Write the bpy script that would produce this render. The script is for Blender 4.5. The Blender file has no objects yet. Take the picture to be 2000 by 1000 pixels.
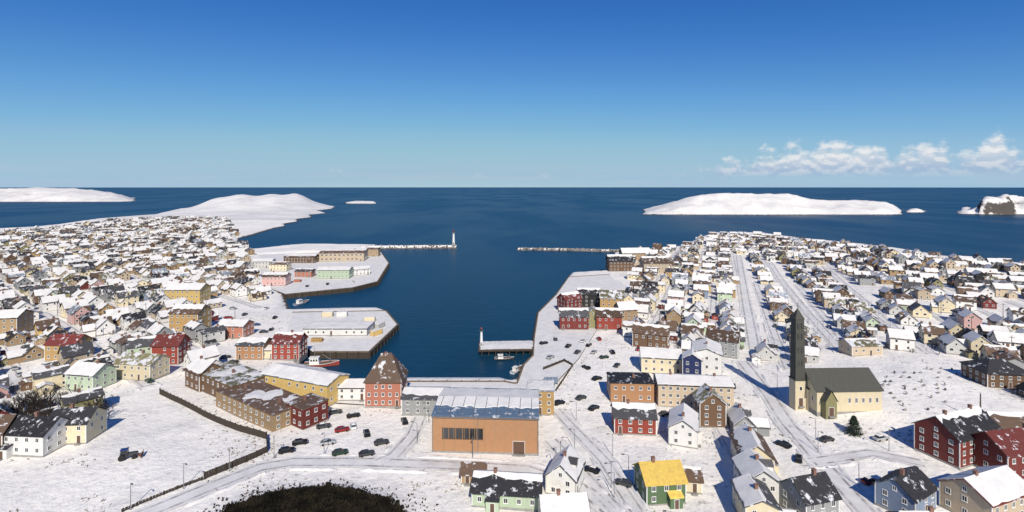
import bpy, math, random
import numpy as np
from mathutils import Vector, noise as mnoise
rnd = random.Random(7)
R = math.radians
S = bpy.context.scene
C = S.collection

# ------------------------------------------------------------------ camera, sky, sun, exposure
CAM_H = 78.0; F = 1000.0; HOR = 365.0          # camera height (m), focal length and horizon row in photo pixels
cd = bpy.data.cameras.new('camera'); cam = bpy.data.objects.new('camera', cd); C.objects.link(cam)
cam.location = (0, 0, CAM_H); cam.rotation_euler = (R(90), 0, 0)
cd.sensor_width = 36; cd.lens = 18.0; cd.shift_y = -(500 - HOR) / 2000.0
cd.clip_start = 1; cd.clip_end = 200000
S.camera = cam
SUN_EL = 37.0; SUN_AZ = 172.0                  # azimuth clockwise from +Y (view direction): the sun stands behind the camera
sd_ = bpy.data.lights.new('sun', 'SUN'); sd_.energy = 4.9; sd_.angle = R(0.5); sd_.color = (1, .92, .80)
sun = bpy.data.objects.new('sun', sd_); C.objects.link(sun)
to_sun = Vector((math.sin(R(SUN_AZ)) * math.cos(R(SUN_EL)), math.cos(R(SUN_AZ)) * math.cos(R(SUN_EL)), math.sin(R(SUN_EL))))
sun.rotation_euler = to_sun.to_track_quat('Z', 'Y').to_euler(); sun.location = to_sun * 400
S.view_settings.view_transform = 'Standard'; S.view_settings.look = 'None'
S.view_settings.exposure = 0.07; S.view_settings.gamma = 1.0
S.view_settings.use_curve_mapping = False

def build_world():
    w = bpy.data.worlds.new('World'); S.world = w; w.use_nodes = True
    nt = w.node_tree; nt.nodes.clear(); N = nt.nodes.new; L = nt.links.new
    def math_(op, a, b=None, c=None):
        n = N('ShaderNodeMath'); n.operation = op
        for i, v in enumerate((a, b, c)):
            if v is None: continue
            if isinstance(v, (int, float)): n.inputs[i].default_value = v
            else: L(v, n.inputs[i])
        return n.outputs[0]
    def mr(v, a, b, c=0., d=1., smooth=True):
        n = N('ShaderNodeMapRange'); n.interpolation_type = 'SMOOTHSTEP' if smooth else 'LINEAR'
        L(v, n.inputs[0])
        for i, q in enumerate((a, b, c, d)): n.inputs[1 + i].default_value = q
        return n.outputs[0]
    sky = N('ShaderNodeTexSky'); sky.sky_type = 'NISHITA'; sky.sun_disc = False
    sky.sun_elevation = R(SUN_EL); sky.sun_rotation = R(SUN_AZ)
    sky.altitude = 3000; sky.air_density = 1.0; sky.dust_density = 0; sky.ozone_density = 6
    K = .095                                                   # sky strength; the curves grade the clear arctic air (deep blue above, pale cyan low)
    sc = N('ShaderNodeVectorMath'); sc.operation = 'SCALE'; L(sky.outputs[0], sc.inputs[0]); sc.inputs['Scale'].default_value = K
    cv = N('ShaderNodeRGBCurve'); cv.mapping.extend = 'EXTRAPOLATED'; cv.mapping.use_clip = False
    for ci, pts in enumerate(([(0, 0), (.091, .036), (.127, .074), (.181, .138), (.24, .205), (.305, .27), (.485, .335), (.70, .35), (1, .45)],
                              [(0, 0), (.184, .156), (.258, .243), (.361, .362), (.45, .435), (.558, .49), (.76, .515), (.9, .51), (1, .57)],
                              [(0, 0), (.402, .485), (.539, .59), (.694, .66), (.913, .645), (1, .63)])):
        c_ = cv.mapping.curves[ci]
        c_.points[0].location = pts[0]; c_.points[1].location = pts[-1]
        for q in pts[1:-1]: c_.points.new(*q)
    cv.mapping.update(); L(sc.outputs[0], cv.inputs['Color'])
    s2 = N('ShaderNodeVectorMath'); s2.operation = 'SCALE'; L(cv.outputs[0], s2.inputs[0]); s2.inputs['Scale'].default_value = 1 / K
    bg = N('ShaderNodeBackground'); L(s2.outputs[0], bg.inputs[0]); bg.inputs[1].default_value = K
    tc = N('ShaderNodeTexCoord'); sp = N('ShaderNodeSeparateXYZ'); L(tc.outputs['Generated'], sp.inputs[0])
    x, y, z = sp.outputs
    az = math_('ARCTAN2', x, y)
    def cloud_noise(dz, sx, sz, scale, detail=6, rough=.55):
        cb = N('ShaderNodeCombineXYZ')
        L(math_('MULTIPLY', az, sx), cb.inputs[0]); L(math_('MULTIPLY', math_('ADD', z, dz), sz), cb.inputs[1])
        cb.inputs[2].default_value = 3.7
        n = N('ShaderNodeTexNoise'); n.inputs['Scale'].default_value = scale; n.inputs['Detail'].default_value = detail
        n.inputs['Roughness'].default_value = rough; L(cb.outputs[0], n.inputs['Vector']); return n.outputs[0]
    big = cloud_noise(0, 1, 0.0, 13, 3, .6)                     # how tall the cumulus stand at each bearing
    dens = mr(az, .26, .52)
    n1 = cloud_noise(0, 15, 24, 2.3, 7, .58); n2 = cloud_noise(.007, 15, 24, 2.3, 7, .58)
    top = math_('ADD', .012, math_('MULTIPLY', mr(big, .22, .60), .062))
    top = math_('ADD', top, math_('MULTIPLY', math_('SUBTRACT', dens, 1), .05))
    raw = math_('ADD', math_('MULTIPLY', math_('SUBTRACT', top, z), 17), math_('MULTIPLY', math_('SUBTRACT', n1, .5), 1.6))
    mask = math_('MULTIPLY', math_('MULTIPLY', mr(raw, -.10, .36), mr(z, .012, .032)), mr(raw, .0, .6, .6, .94))
    lit = mr(math_('SUBTRACT', n1, n2), -.07, .09)
    hgt = mr(z, .022, .056)
    shade = math_('ADD', math_('MULTIPLY', lit, .42), math_('MULTIPLY', hgt, .58))
    ramp = N('ShaderNodeMix'); ramp.data_type = 'RGBA'; L(shade, ramp.inputs[0])
    ramp.inputs[6].default_value = (.36, .48, .66, 1); ramp.inputs[7].default_value = (.86, .86, .86, 1)
    cb = N('ShaderNodeBackground'); L(ramp.outputs[2], cb.inputs[0]); cb.inputs[1].default_value = .95
    # thin veil of pale haze cloud just over the horizon
    vn = cloud_noise(0, 3, 60, 1.4)
    veil = math_('MULTIPLY', math_('MULTIPLY', mr(vn, .42, .7), mr(z, .0, .012)), mr(z, .02, .05, .35, 0))
    vb = N('ShaderNodeBackground'); vb.inputs[0].default_value = (.5, .6, .72, 1); vb.inputs[1].default_value = .9
    m0 = N('ShaderNodeMixShader'); L(veil, m0.inputs[0]); L(bg.outputs[0], m0.inputs[1]); L(vb.outputs[0], m0.inputs[2])
    m1 = N('ShaderNodeMixShader'); L(mask, m1.inputs[0]); L(m0.outputs[0], m1.inputs[1]); L(cb.outputs[0], m1.inputs[2])
    o = N('ShaderNodeOutputWorld'); L(m1.outputs[0], o.inputs[0])
build_world()

# ------------------------------------------------------------------ materials
MATS = {}
class NT:
    def __init__(s, name):
        s.m = bpy.data.materials.new(name); s.m.use_nodes = True; s.t = s.m.node_tree; s.t.nodes.clear()
        s.out = s.n('ShaderNodeOutputMaterial'); s.b = s.n('ShaderNodeBsdfPrincipled'); s.l(s.b.outputs[0], s.out.inputs[0])
        s.tc = s.n('ShaderNodeTexCoord'); s.geo = s.n('ShaderNodeNewGeometry')
    def n(s, k): return s.t.nodes.new(k)
    def l(s, a, b): s.t.links.new(a, b)
    def math(s, op, a, b=None):
        n = s.n('ShaderNodeMath'); n.operation = op
        for i, v in enumerate((a, b)):
            if v is None: continue
            if isinstance(v, (int, float)): n.inputs[i].default_value = v
            else: s.l(v, n.inputs[i])
        return n.outputs[0]
    def noise(s, scale, detail=4, rough=.55, coord='Object', vec=None, stretch=None):
        n = s.n('ShaderNodeTexNoise'); n.inputs['Scale'].default_value = scale; n.inputs['Detail'].default_value = detail
        n.inputs['Roughness'].default_value = rough
        v = s.geo.outputs['Position'] if coord == 'World' else s.tc.outputs[coord]
        if stretch:
            mp = s.n('ShaderNodeMapping'); mp.inputs['Scale'].default_value = stretch; s.l(v, mp.inputs[0]); v = mp.outputs[0]
        s.l(v, n.inputs['Vector']); return n.outputs[0]
    def rng(s, v, a, b, c=0., d=1.):
        n = s.n('ShaderNodeMapRange'); n.interpolation_type = 'SMOOTHSTEP'; s.l(v, n.inputs[0])
        for i, q in enumerate((a, b, c, d)): n.inputs[1 + i].default_value = q
        return n.outputs[0]
    def mix(s, f, a, b):
        n = s.n('ShaderNodeMix'); n.data_type = 'RGBA'
        if isinstance(f, (int, float)): n.inputs[0].default_value = f
        else: s.l(f, n.inputs[0])
        for i, v in ((6, a), (7, b)):
            if isinstance(v, tuple): n.inputs[i].default_value = (*v, 1)
            else: s.l(v, n.inputs[i])
        return n.outputs[2]
    def bump(s, h, strength, dist=.1, prev=None):
        n = s.n('ShaderNodeBump'); n.inputs['Strength'].default_value = strength; n.inputs['Distance'].default_value = dist
        s.l(h, n.inputs['Height'])
        if prev: s.l(prev, n.inputs['Normal'])
        return n.outputs[0]
    def fin(s, col, rough=.7, normal=None, metal=0, spec=.4):
        if isinstance(col, tuple): s.b.inputs['Base Color'].default_value = (*col, 1)
        else: s.l(col, s.b.inputs['Base Color'])
        if isinstance(rough, (int, float)): s.b.inputs['Roughness'].default_value = rough
        else: s.l(rough, s.b.inputs['Roughness'])
        s.b.inputs['Metallic'].default_value = metal; s.b.inputs['Specular IOR Level'].default_value = spec
        if normal: s.l(normal, s.b.inputs['Normal'])
        return s.m

def m_paint(name, col, clap=True):
    if name in MATS: return MATS[name]
    t = NT(name); oi = t.n('ShaderNodeObjectInfo')
    d = tuple(c * .62 for c in col); b = tuple(min(.85, c * 1.12 + .01) for c in col)
    c0 = t.mix(oi.outputs['Random'], d, b); c0 = t.mix(.45, c0, col)
    g = t.rng(t.noise(.8, 5, .6), .35, .75); c1 = t.mix(t.math('MULTIPLY', g, .35), c0, tuple(c * .55 + .04 for c in col))
    st = t.rng(t.noise(3, 3, .6, stretch=(1, 1, .12)), .5, .8); c1 = t.mix(t.math('MULTIPLY', st, .18), c1, (.2, .18, .16))
    nm = None
    if clap:
        wv = t.n('ShaderNodeTexWave'); wv.bands_direction = 'Z'; wv.wave_profile = 'SAW'; wv.inputs['Scale'].default_value = 1.6
        t.l(t.tc.outputs['Object'], wv.inputs['Vector']); nm = t.bump(wv.outputs[1], .5, .03)
    MATS[name] = t.fin(c1, .65, nm, spec=.25); return MATS[name]

def m_plain(name, col, rough=.6, metal=0, var=.3, scale=2., bump=.15):
    if name in MATS: return MATS[name]
    t = NT(name); f = t.rng(t.noise(scale, 5, .6), .3, .7)
    c = t.mix(t.math('MULTIPLY', f, var), col, tuple(q * .45 for q in col))
    MATS[name] = t.fin(c, rough, t.bump(t.noise(scale * 8, 3), bump, .05) if bump else None, metal); return MATS[name]

def m_roof(name, col, snowy=.0):
    if name in MATS: return MATS[name]
    t = NT(name); oi = t.n('ShaderNodeObjectInfo')
    c = t.mix(oi.outputs['Random'], tuple(q * .65 for q in col), tuple(q * 1.4 for q in col))
    c = t.mix(t.math('MULTIPLY', t.rng(t.noise(1.2, 5, .65), .35, .7), .55), c, tuple(q * .5 + .03 for q in col))
    c = t.mix(t.rng(t.noise(.45, 6, .7, coord='World'), .56 - snowy * .3, .62 - snowy * .3, 0, .85), c, (.66, .67, .7))
    wv = t.n('ShaderNodeTexWave'); wv.bands_direction = 'Z'; wv.inputs['Scale'].default_value = 1.3
    t.l(t.tc.outputs['Object'], wv.inputs['Vector'])
    MATS[name] = t.fin(c, .7, t.bump(wv.outputs[1], .4, .04), spec=.3); return MATS[name]

def m_ground(name='snow_ground', lo=.50, hi=.72, snow=((.88, .85, .79), (.77, .745, .70))):
    t = NT(name); W = 'World'
    a = t.noise(.012, 6, .6, W); b = t.noise(.09, 6, .65, W); c = t.noise(.9, 5, .65, W)
    col = t.mix(t.rng(a, .35, .68), *snow)
    col = t.mix(t.math('MULTIPLY', t.rng(b, .48, .72), .5), col, (.55, .54, .53))
    col = t.mix(t.math('MULTIPLY', t.rng(c, .5, .75), .38), col, (.48, .47, .47))
    vo = t.n('ShaderNodeTexVoronoi'); vo.inputs['Scale'].default_value = .38; t.l(t.geo.outputs['Position'], vo.inputs['Vector'])
    spk = t.math('MULTIPLY', t.rng(vo.outputs['Distance'], .12, .3, 1, 0), t.rng(t.noise(.03, 4, .6, W), .5, .62))
    col = t.mix(t.math('MULTIPLY', spk, .55), col, (.2, .18, .16))
    sp = t.n('ShaderNodeSeparateXYZ'); t.l(t.geo.outputs['Position'], sp.inputs[0])
    nz = t.n('ShaderNodeSeparateXYZ'); t.l(t.geo.outputs['Normal'], nz.inputs[0])
    hh = t.math('ADD', sp.outputs[2], t.math('MULTIPLY', t.math('SUBTRACT', t.noise(.12, 6, .7, W), .5), 3.2))
    shore = t.rng(hh, .9, 1.8, 1, 0)
    steep = t.rng(t.math('ADD', nz.outputs[2], t.math('MULTIPLY', t.math('SUBTRACT', t.noise(.05, 6, .7, W), .5), .9)), lo, hi, 1, 0)
    rock = t.mix(t.noise(.4, 6, .7, W), (.028, .026, .025), (.14, .12, .105))
    col = t.mix(t.math('MAXIMUM', shore, steep), col, rock)
    n = t.bump(t.noise(.12, 5, .6, W, stretch=(1, .45, 1)), .7, 1.6); n = t.bump(t.noise(.45, 6, .62, W), .8, .5, n); n = t.bump(t.noise(2.2, 5, .65, W), .45, .18, n)
    t.b.inputs['Subsurface Weight'].default_value = 0
    return t.fin(col, .8, n, spec=.15)

def m_snow(name='roof_snow', dirt=.25):
    t = NT(name); W = 'World'
    col = t.mix(t.rng(t.noise(.25, 5, .65, W), .35, .7), (.71, .695, .67), (.60, .595, .59))
    col = t.mix(t.math('MULTIPLY', t.rng(t.noise(1.6, 5, .65, W), .5, .72), dirt), col, (.42, .4, .38))
    n = t.bump(t.noise(1.1, 5, .6, W), .4, .2)
    return t.fin(col, .8, n, spec=.15)

def m_sea():
    t = NT('sea_water'); W = 'World'
    pat = t.rng(t.noise(.0035, 5, .6, W, stretch=(1, .35, 1)), .35, .68)
    col = t.mix(pat, (.004, .035, .068), (.008, .058, .125))
    n = t.bump(t.noise(.12, 3, .6, W, stretch=(1, 1.6, 1)), .35, .6); n = t.bump(t.noise(.9, 4, .65, W, stretch=(1, 1.6, 1)), .3, .12, n)
    m = t.fin(col, t.rng(pat, 0, 1, .34, .46), n, spec=.19); t.b.inputs['IOR'].default_value = 1.33
    return m

def m_packed():
    t = NT('packed_snow_road'); W = 'World'
    col = t.mix(t.rng(t.noise(.25, 6, .65, W), .35, .68), (.62, .61, .595), (.73, .72, .70))
    col = t.mix(t.math('MULTIPLY', t.rng(t.noise(.07, 5, .65, W), .52, .72), .45), col, (.36, .34, .33))
    return t.fin(col, .75, t.bump(t.noise(1.5, 5, .6, W), .35, .1), spec=.25)

def m_slush():
    t = NT('slushy_rut'); W = 'World'
    col = t.mix(t.rng(t.noise(.35, 6, .7, W), .38, .62), (.30, .28, .265), (.60, .585, .57))
    return t.fin(col, .55, t.bump(t.noise(3, 5, .6, W), .4, .08), spec=.4)
def m_glass():
    t = NT('window_glass'); oi = t.n('ShaderNodeObjectInfo')
    return t.fin(t.mix(oi.outputs['Random'], (.012, .014, .018), (.05, .055, .06)), .08, spec=.5)

def m_heath():
    t = NT('heather'); oi = t.noise(.3, 4, .6, 'World')
    c = t.mix(t.rng(oi, .35, .65), (.007, .007, .006), (.028, .023, .015))
    c = t.mix(t.rng(t.noise(2.5, 3, .6, 'World'), .55, .75), c, (.006, .009, .007))
    return t.fin(c, .9, spec=.1)

def m_rock(name='dark_rock', a=(.03, .028, .026), b=(.13, .115, .1)):
    t = NT(name); return t.fin(t.mix(t.noise(.6, 6, .7, 'World'), a, b), .85, t.bump(t.noise(1.2, 6, .7, 'World'), .8, .4), spec=.2)

GROUND = m_ground(); ISLE = m_ground('island_snow', .58, .74, ((.78, .76, .72), (.62, .61, .60))); RSNOW = m_snow(); SEA = m_sea(); PACKED = m_packed(); SLUSH = m_slush(); GLASS = m_glass(); HEATH = m_heath(); ROCK = m_rock(); BWROCK = m_rock('breakwater_rock', (.075, .066, .06), (.30, .275, .25))
QSNOW = m_snow('quay_snow', .3)
COL = {  # linear paint colours
 'white': (.74, .73, .70), 'cream': (.70, .61, .42), 'beige': (.52, .42, .30), 'light grey': (.50, .50, .48), 'grey': (.30, .31, .31),
 'tan': (.36, .25, .14), 'yellow': (.62, .44, .16), 'ochre': (.42, .27, .11), 'red': (.30, .055, .035), 'dark red': (.15, .025, .02),
 'brown': (.14, .08, .045), 'olive': (.27, .25, .12), 'pale green': (.46, .56, .40), 'green': (.09, .15, .07), 'shade blue': (.022, .035, .12), 'blue grey': (.22, .28, .38),  # darkest blue: shade on the tall white hall's side, put into wall colour
 'pale blue': (.48, .56, .66), 'salmon': (.42, .165, .11), 'pink': (.58, .36, .33), 'black': (.022, .022, .026), 'orange': (.45, .24, .12)}
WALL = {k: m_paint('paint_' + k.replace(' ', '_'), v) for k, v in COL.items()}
ROOF = {'dark grey': m_roof('roof_dark_grey', (.06, .06, .065)), 'brown': m_roof('roof_brown', (.10, .062, .04)),
        'black': m_roof('roof_black', (.022, .022, .025)), 'olive': m_roof('roof_olive', (.16, .145, .075), .25), 'slate': m_roof('roof_slate', (.058, .058, .048), -1), 'blue': m_roof('roof_blue_metal', (.10, .16, .24), .0),
        'metal': m_roof('roof_metal', (.22, .25, .29), .15), 'dark red': m_roof('roof_dark_red', (.13, .025, .02)), 'yellow': m_roof('roof_yellow', (.68, .47, .10), -1)}
TRIM = m_plain('white_trim', (.72, .72, .70), .55, var=.15); DARKTRIM = m_plain('dark_trim', (.05, .05, .055))
CONC = m_plain('concrete', (.30, .295, .28), .85, var=.5, scale=.7); TIMBER = m_plain('tarred_timber', (.055, .042, .03), .85, var=.5)
WOOD = m_plain('grey_wood', (.17, .13, .095), .85, var=.5); METAL = m_plain('galvanised_metal', (.35, .36, .37), .4, .7)
DOOR = m_plain('door_paint', (.12, .07, .045), .6); RUBBER = m_plain('rubber', (.015, .015, .016), .8); BRICK = m_plain('chimney_brick', (.22, .12, .09), .85)
POLE = m_plain('weathered_pole', (.09, .07, .055), .85); RUST = m_plain('rusty_steel', (.22, .09, .055), .8, var=.6)

# ------------------------------------------------------------------ mesh helpers
class MB:
    def __init__(s): s.v = []; s.f = []; s.m = []
    def add(s, vs, fs, mat=0):
        o = len(s.v); s.v += [tuple(v) for v in vs]; s.f += [tuple(i + o for i in f) for f in fs]; s.m += [mat] * len(fs); return s
    def box(s, x0, x1, y0, y1, z0, z1, mat=0, bottom=True):
        v = [(x0, y0, z0), (x1, y0, z0), (x1, y1, z0), (x0, y1, z0), (x0, y0, z1), (x1, y0, z1), (x1, y1, z1), (x0, y1, z1)]
        f = [(4, 5, 6, 7), (0, 1, 5, 4), (1, 2, 6, 5), (2, 3, 7, 6), (3, 0, 4, 7)] + ([(3, 2, 1, 0)] if bottom else [])
        return s.add(v, f, mat)
    def prism(s, poly, z0, z1, mat=0, top=None):
        n = len(poly); v = [(x, y, z0) for x, y in poly] + [(x, y, z1) for x, y in poly]
        a = sum(poly[i][0] * poly[(i + 1) % n][1] - poly[(i + 1) % n][0] * poly[i][1] for i in range(n))
        sides = [(i, (i + 1) % n, n + (i + 1) % n, n + i) for i in range(n)]
        if a < 0: sides = [f[::-1] for f in sides]
        t = tuple(range(n, 2 * n)); t = t if a > 0 else t[::-1]; b = tuple(range(n)); b = b[::-1] if a > 0 else b
        s.add(v, sides + [b], mat); o = len(s.v) - 2 * n; s.f.append(tuple(i + o for i in t)); s.m.append(mat if top is None else top); return s
    def tube(s, p, q, r0, r1=None, n=8, mat=0, caps=True):
        p = Vector(p); q = Vector(q); r1 = r0 if r1 is None else r1; d = (q - p).normalized()
        a = d.orthogonal().normalized(); b = d.cross(a)
        v = [p + (a * math.cos(2 * math.pi * i / n) + b * math.sin(2 * math.pi * i / n)) * r0 for i in range(n)]
        v += [q + (a * math.cos(2 * math.pi * i / n) + b * math.sin(2 * math.pi * i / n)) * r1 for i in range(n)]
        f = [(i, (i + 1) % n, n + (i + 1) % n, n + i) for i in range(n)]
        if caps: f += [tuple(range(n))[::-1], tuple(range(n, 2 * n))]
        return s.add(v, f, mat)
    def extrude_x(s, prof, x0, x1, mat=0):                     # closed (y,z) profile extruded along x
        n = len(prof); v = [(x0, y, z) for y, z in prof] + [(x1, y, z) for y, z in prof]
        f = [(i, (i + 1) % n, n + (i + 1) % n, n + i)[::-1] for i in range(n)] + [tuple(range(n)), tuple(range(n, 2 * n))[::-1]]
        return s.add(v, f, mat)
    def mesh(s, name, smooth=False):
        me = bpy.data.meshes.new(name); me.from_pydata(s.v, [], s.f)
        if any(s.m): me.polygons.foreach_set('material_index', s.m)
        if smooth: me.polygons.foreach_set('use_smooth', [True] * len(me.polygons))
        me.update(); return me
def obj(name, me, mats, parent=None, loc=(0, 0, 0), rz=0, scale=None):
    if isinstance(me, MB): me = me.mesh(name)
    if not isinstance(mats, (list, tuple)): mats = [mats]
    while len(me.materials) < len(mats): me.materials.append(mats[len(me.materials)])
    o = bpy.data.objects.new(name, me); C.objects.link(o)
    for i, m in enumerate(mats):
        if me.materials[i] is not m: o.material_slots[i].link = 'OBJECT'; o.material_slots[i].material = m
    o.parent = parent; o.location = loc; o.rotation_euler = (0, 0, rz)
    if scale: o.scale = scale
    return o
def empty(name, loc, rz=0):
    o = bpy.data.objects.new(name, None); C.objects.link(o); o.location = loc; o.rotation_euler = (0, 0, rz); o.empty_display_size = .5; return o
def tag(o, label, cat, group=None):
    o['label'] = label; o['category'] = cat
    if group: o['group'] = group
    return o
def struct(o): o['kind'] = 'structure'; return o
def stuff(o): o['kind'] = 'stuff'; return o

# ------------------------------------------------------------------ land shape (plan drawn from the photo's shore lines on the sea plane)
def P0(px, py, z=0.): d = (CAM_H - z) * F / (py - HOR); return ((px - 1000) / F * d, d)
COAST = [(-1600, -120), (-1600, 560), (-1250, 800)] + [P0(*p) for p in [(0, 448), (60, 445), (110, 440), (190, 428), (300, 420)]] + \
  [(-1060, 1560), (-1170, 1800), (-1130, 2080), (-960, 2230), (-800, 2180), (-690, 2000)] + \
  [P0(*p) for p in [(650, 408), (622, 412), (640, 417), (606, 420), (612, 425), (580, 429), (584, 433), (556, 438), (560, 442), (535, 447), (500, 458), (470, 466), (468, 480), (500, 488), (560, 481), (600, 478), (742, 480),
    (760, 512), (738, 548), (690, 560), (560, 572), (572, 606), (755, 603), (778, 630), (722, 683), (612, 683), (598, 712), (660, 722), (668, 745),
    (790, 738), (985, 738), (1008, 742), (1022, 705), (1040, 688), (1042, 655), (1050, 605), (1085, 570), (1110, 535), (1190, 530), (1195, 495), (1330, 482),
    (1360, 466), (1390, 456), (1490, 456), (1560, 466), (1680, 478), (1770, 489), (1850, 503), (1930, 513), (2000, 516)]] + \
  [(720, 440), (1000, 330), (1300, 220), (1300, -120)]
CO = np.array(COAST); CE = np.roll(CO, -1, 0)
def sdist(X, Y):
    X = np.asarray(X, float); Y = np.asarray(Y, float); best = np.full(X.shape, 1e18); ins = np.zeros(X.shape, bool)
    for (ax, ay), (bx, by) in zip(CO, CE):
        dx, dy = bx - ax, by - ay; t = np.clip(((X - ax) * dx + (Y - ay) * dy) / (dx * dx + dy * dy), 0, 1)
        best = np.minimum(best, (X - ax - t * dx) ** 2 + (Y - ay - t * dy) ** 2)
        c = ((ay > Y) != (by > Y))
        with np.errstate(divide='ignore', invalid='ignore'): ins ^= c & (X < dx * (Y - ay) / (dy if dy else 1e-9) + ax)
    return np.where(ins, 1, -1) * np.sqrt(best)
def inpoly(poly, X, Y):
    X = np.asarray(X, float); Y = np.asarray(Y, float); ins = np.zeros(X.shape, bool); n = len(poly)
    for i in range(n):
        ax, ay = poly[i]; bx, by = poly[(i + 1) % n]
        c = ((ay > Y) != (by > Y)); ins ^= c & (X < (bx - ax) * (Y - ay) / ((by - ay) or 1e-9) + ax)
    return ins
def ss(a, b, x): t = np.clip((x - a) / (b - a), 0, 1); return t * t * (3 - 2 * t)
QZ = 3.0
QUAYS = [[P0(*p, QZ) for p in q] for q in (
  [(500, 497), (742, 489), (760, 514), (738, 550), (690, 562), (560, 575), (520, 560)],
  [(572, 610), (755, 607), (778, 634), (722, 688), (612, 688), (560, 650)],
  [(598, 718), (660, 728), (668, 752), (790, 745), (985, 745), (1008, 749), (1045, 790), (850, 800), (640, 785), (560, 740)],
  [(1008, 749), (1022, 712), (1040, 694), (1042, 660), (1050, 611), (1085, 576), (1110, 541), (1190, 536), (1240, 570), (1165, 645), (1130, 700), (1046, 789)])]
KNOLL = P0(615, 1040, 3)
def height(X, Y):
    X = np.asarray(X, float); Y = np.asarray(Y, float); sd = sdist(X, Y)
    z = -3.5 + 6.1 * ss(-5, 7, sd)
    n = (np.sin(X * .011 + 1.3) * np.cos(Y * .013 + .4) + .6 * np.sin(X * .027 - Y * .019) + .35 * np.sin(X * .05 + 2) * np.sin(Y * .043)) / 1.95
    z = z + (1.6 + 2.0 * n) * ss(12, 90, sd) + .25 * np.sin(X * .13 + Y * .07) * np.sin(Y * .11 - X * .04) * ss(8, 30, sd)
    z = z + 41 * np.exp(-(((X + 900) / 240) ** 2 + ((Y - 1930) / 360) ** 2) ** 1.7) * ss(-10, 140, sd) * (1 + .10 * np.sin(X * .021 + 1) * np.sin(Y * .013) + .07 * np.sin(X * .055 + Y * .03) + .05 * np.sin(X * .11 - Y * .07))
    z = z + 8 * ss(250, 700, -X) * ss(300, 600, Y) * ss(1300, 900, Y) * ss(10, 160, sd) if False else z
    z = z + 5.0 * np.exp(-(((X - KNOLL[0]) / 19) ** 2 + ((Y - KNOLL[1]) / 11) ** 2) ** 1.6)
    z = z + 3.0 * np.exp(-((X - 150) / 40) ** 2 - ((Y - 190) / 38) ** 2)
    for q in QUAYS: z = np.where(inpoly(q, X, Y), np.minimum(z, QZ - .5), z)
    return z
def gz(x, y):
    for q in QUAYS:
        if inpoly(q, x, y): return QZ
    return float(height(x, y))
def G(px, py):                                                   # the ground point seen at a photo pixel
    z = 3.
    for _ in range(8): x, y = P0(px, py, z); z = gz(x, y)
    return x, y, z
def grid_land(name, x0, x1, y0, y1, c, fn, mat, cut=-3.2):
    xs = np.arange(x0, x1 + .1, c); ys = np.arange(y0, y1 + .1, c); X, Y = np.meshgrid(xs, ys)
    Z = fn(X, Y); nx, ny = len(xs), len(ys); keep = Z > cut
    I = np.arange(nx * ny).reshape(ny, nx)
    q = np.stack([I[:-1, :-1], I[:-1, 1:], I[1:, 1:], I[1:, :-1]], -1).reshape(-1, 4)
    k = (keep[:-1, :-1] | keep[:-1, 1:] | keep[1:, 1:] | keep[1:, :-1]).reshape(-1); q = q[k]
    used = np.unique(q); mp = np.full(nx * ny, -1); mp[used] = np.arange(len(used)); q = mp[q]
    V = np.stack([X, Y, Z], -1).reshape(-1, 3)[used]
    me = bpy.data.meshes.new(name); me.vertices.add(len(V)); me.vertices.foreach_set('co', V.ravel())
    me.loops.add(len(q) * 4); me.loops.foreach_set('vertex_index', q.ravel().astype(np.int32))
    me.polygons.add(len(q)); me.polygons.foreach_set('loop_start', np.arange(0, len(q) * 4, 4, dtype=np.int32))
    me.polygons.foreach_set('use_smooth', np.ones(len(q), bool)); me.update(calc_edges=True)
    o = obj(name, me, mat); return o
struct(grid_land('ground', -1250, 1000, -100, 1150, 5, height, GROUND))
struct(grid_land('headland', -1300, -350, 1150, 2300, 12, height, ISLE))

def build_sea():
    m = MB(); rings = [0, 60, 150, 300, 600, 1200, 2500, 6000, 15000, 40000, 90000]; n = 48
    m.v = [(0, 300, 0)]
    for r in rings[1:]: m.v += [(r * math.cos(2 * math.pi * i / n), 300 + r * math.sin(2 * math.pi * i / n), 0) for i in range(n)]
    for i in range(n): m.f.append((0, 1 + i, 1 + (i + 1) % n)); m.m.append(0)
    for k in range(len(rings) - 2):
        for i in range(n): a = 1 + k * n; b = a + n; m.f.append((a + i, b + i, b + (i + 1) % n, a + (i + 1) % n)); m.m.append(0)
    struct(obj('sea', m, SEA))
build_sea()

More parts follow.
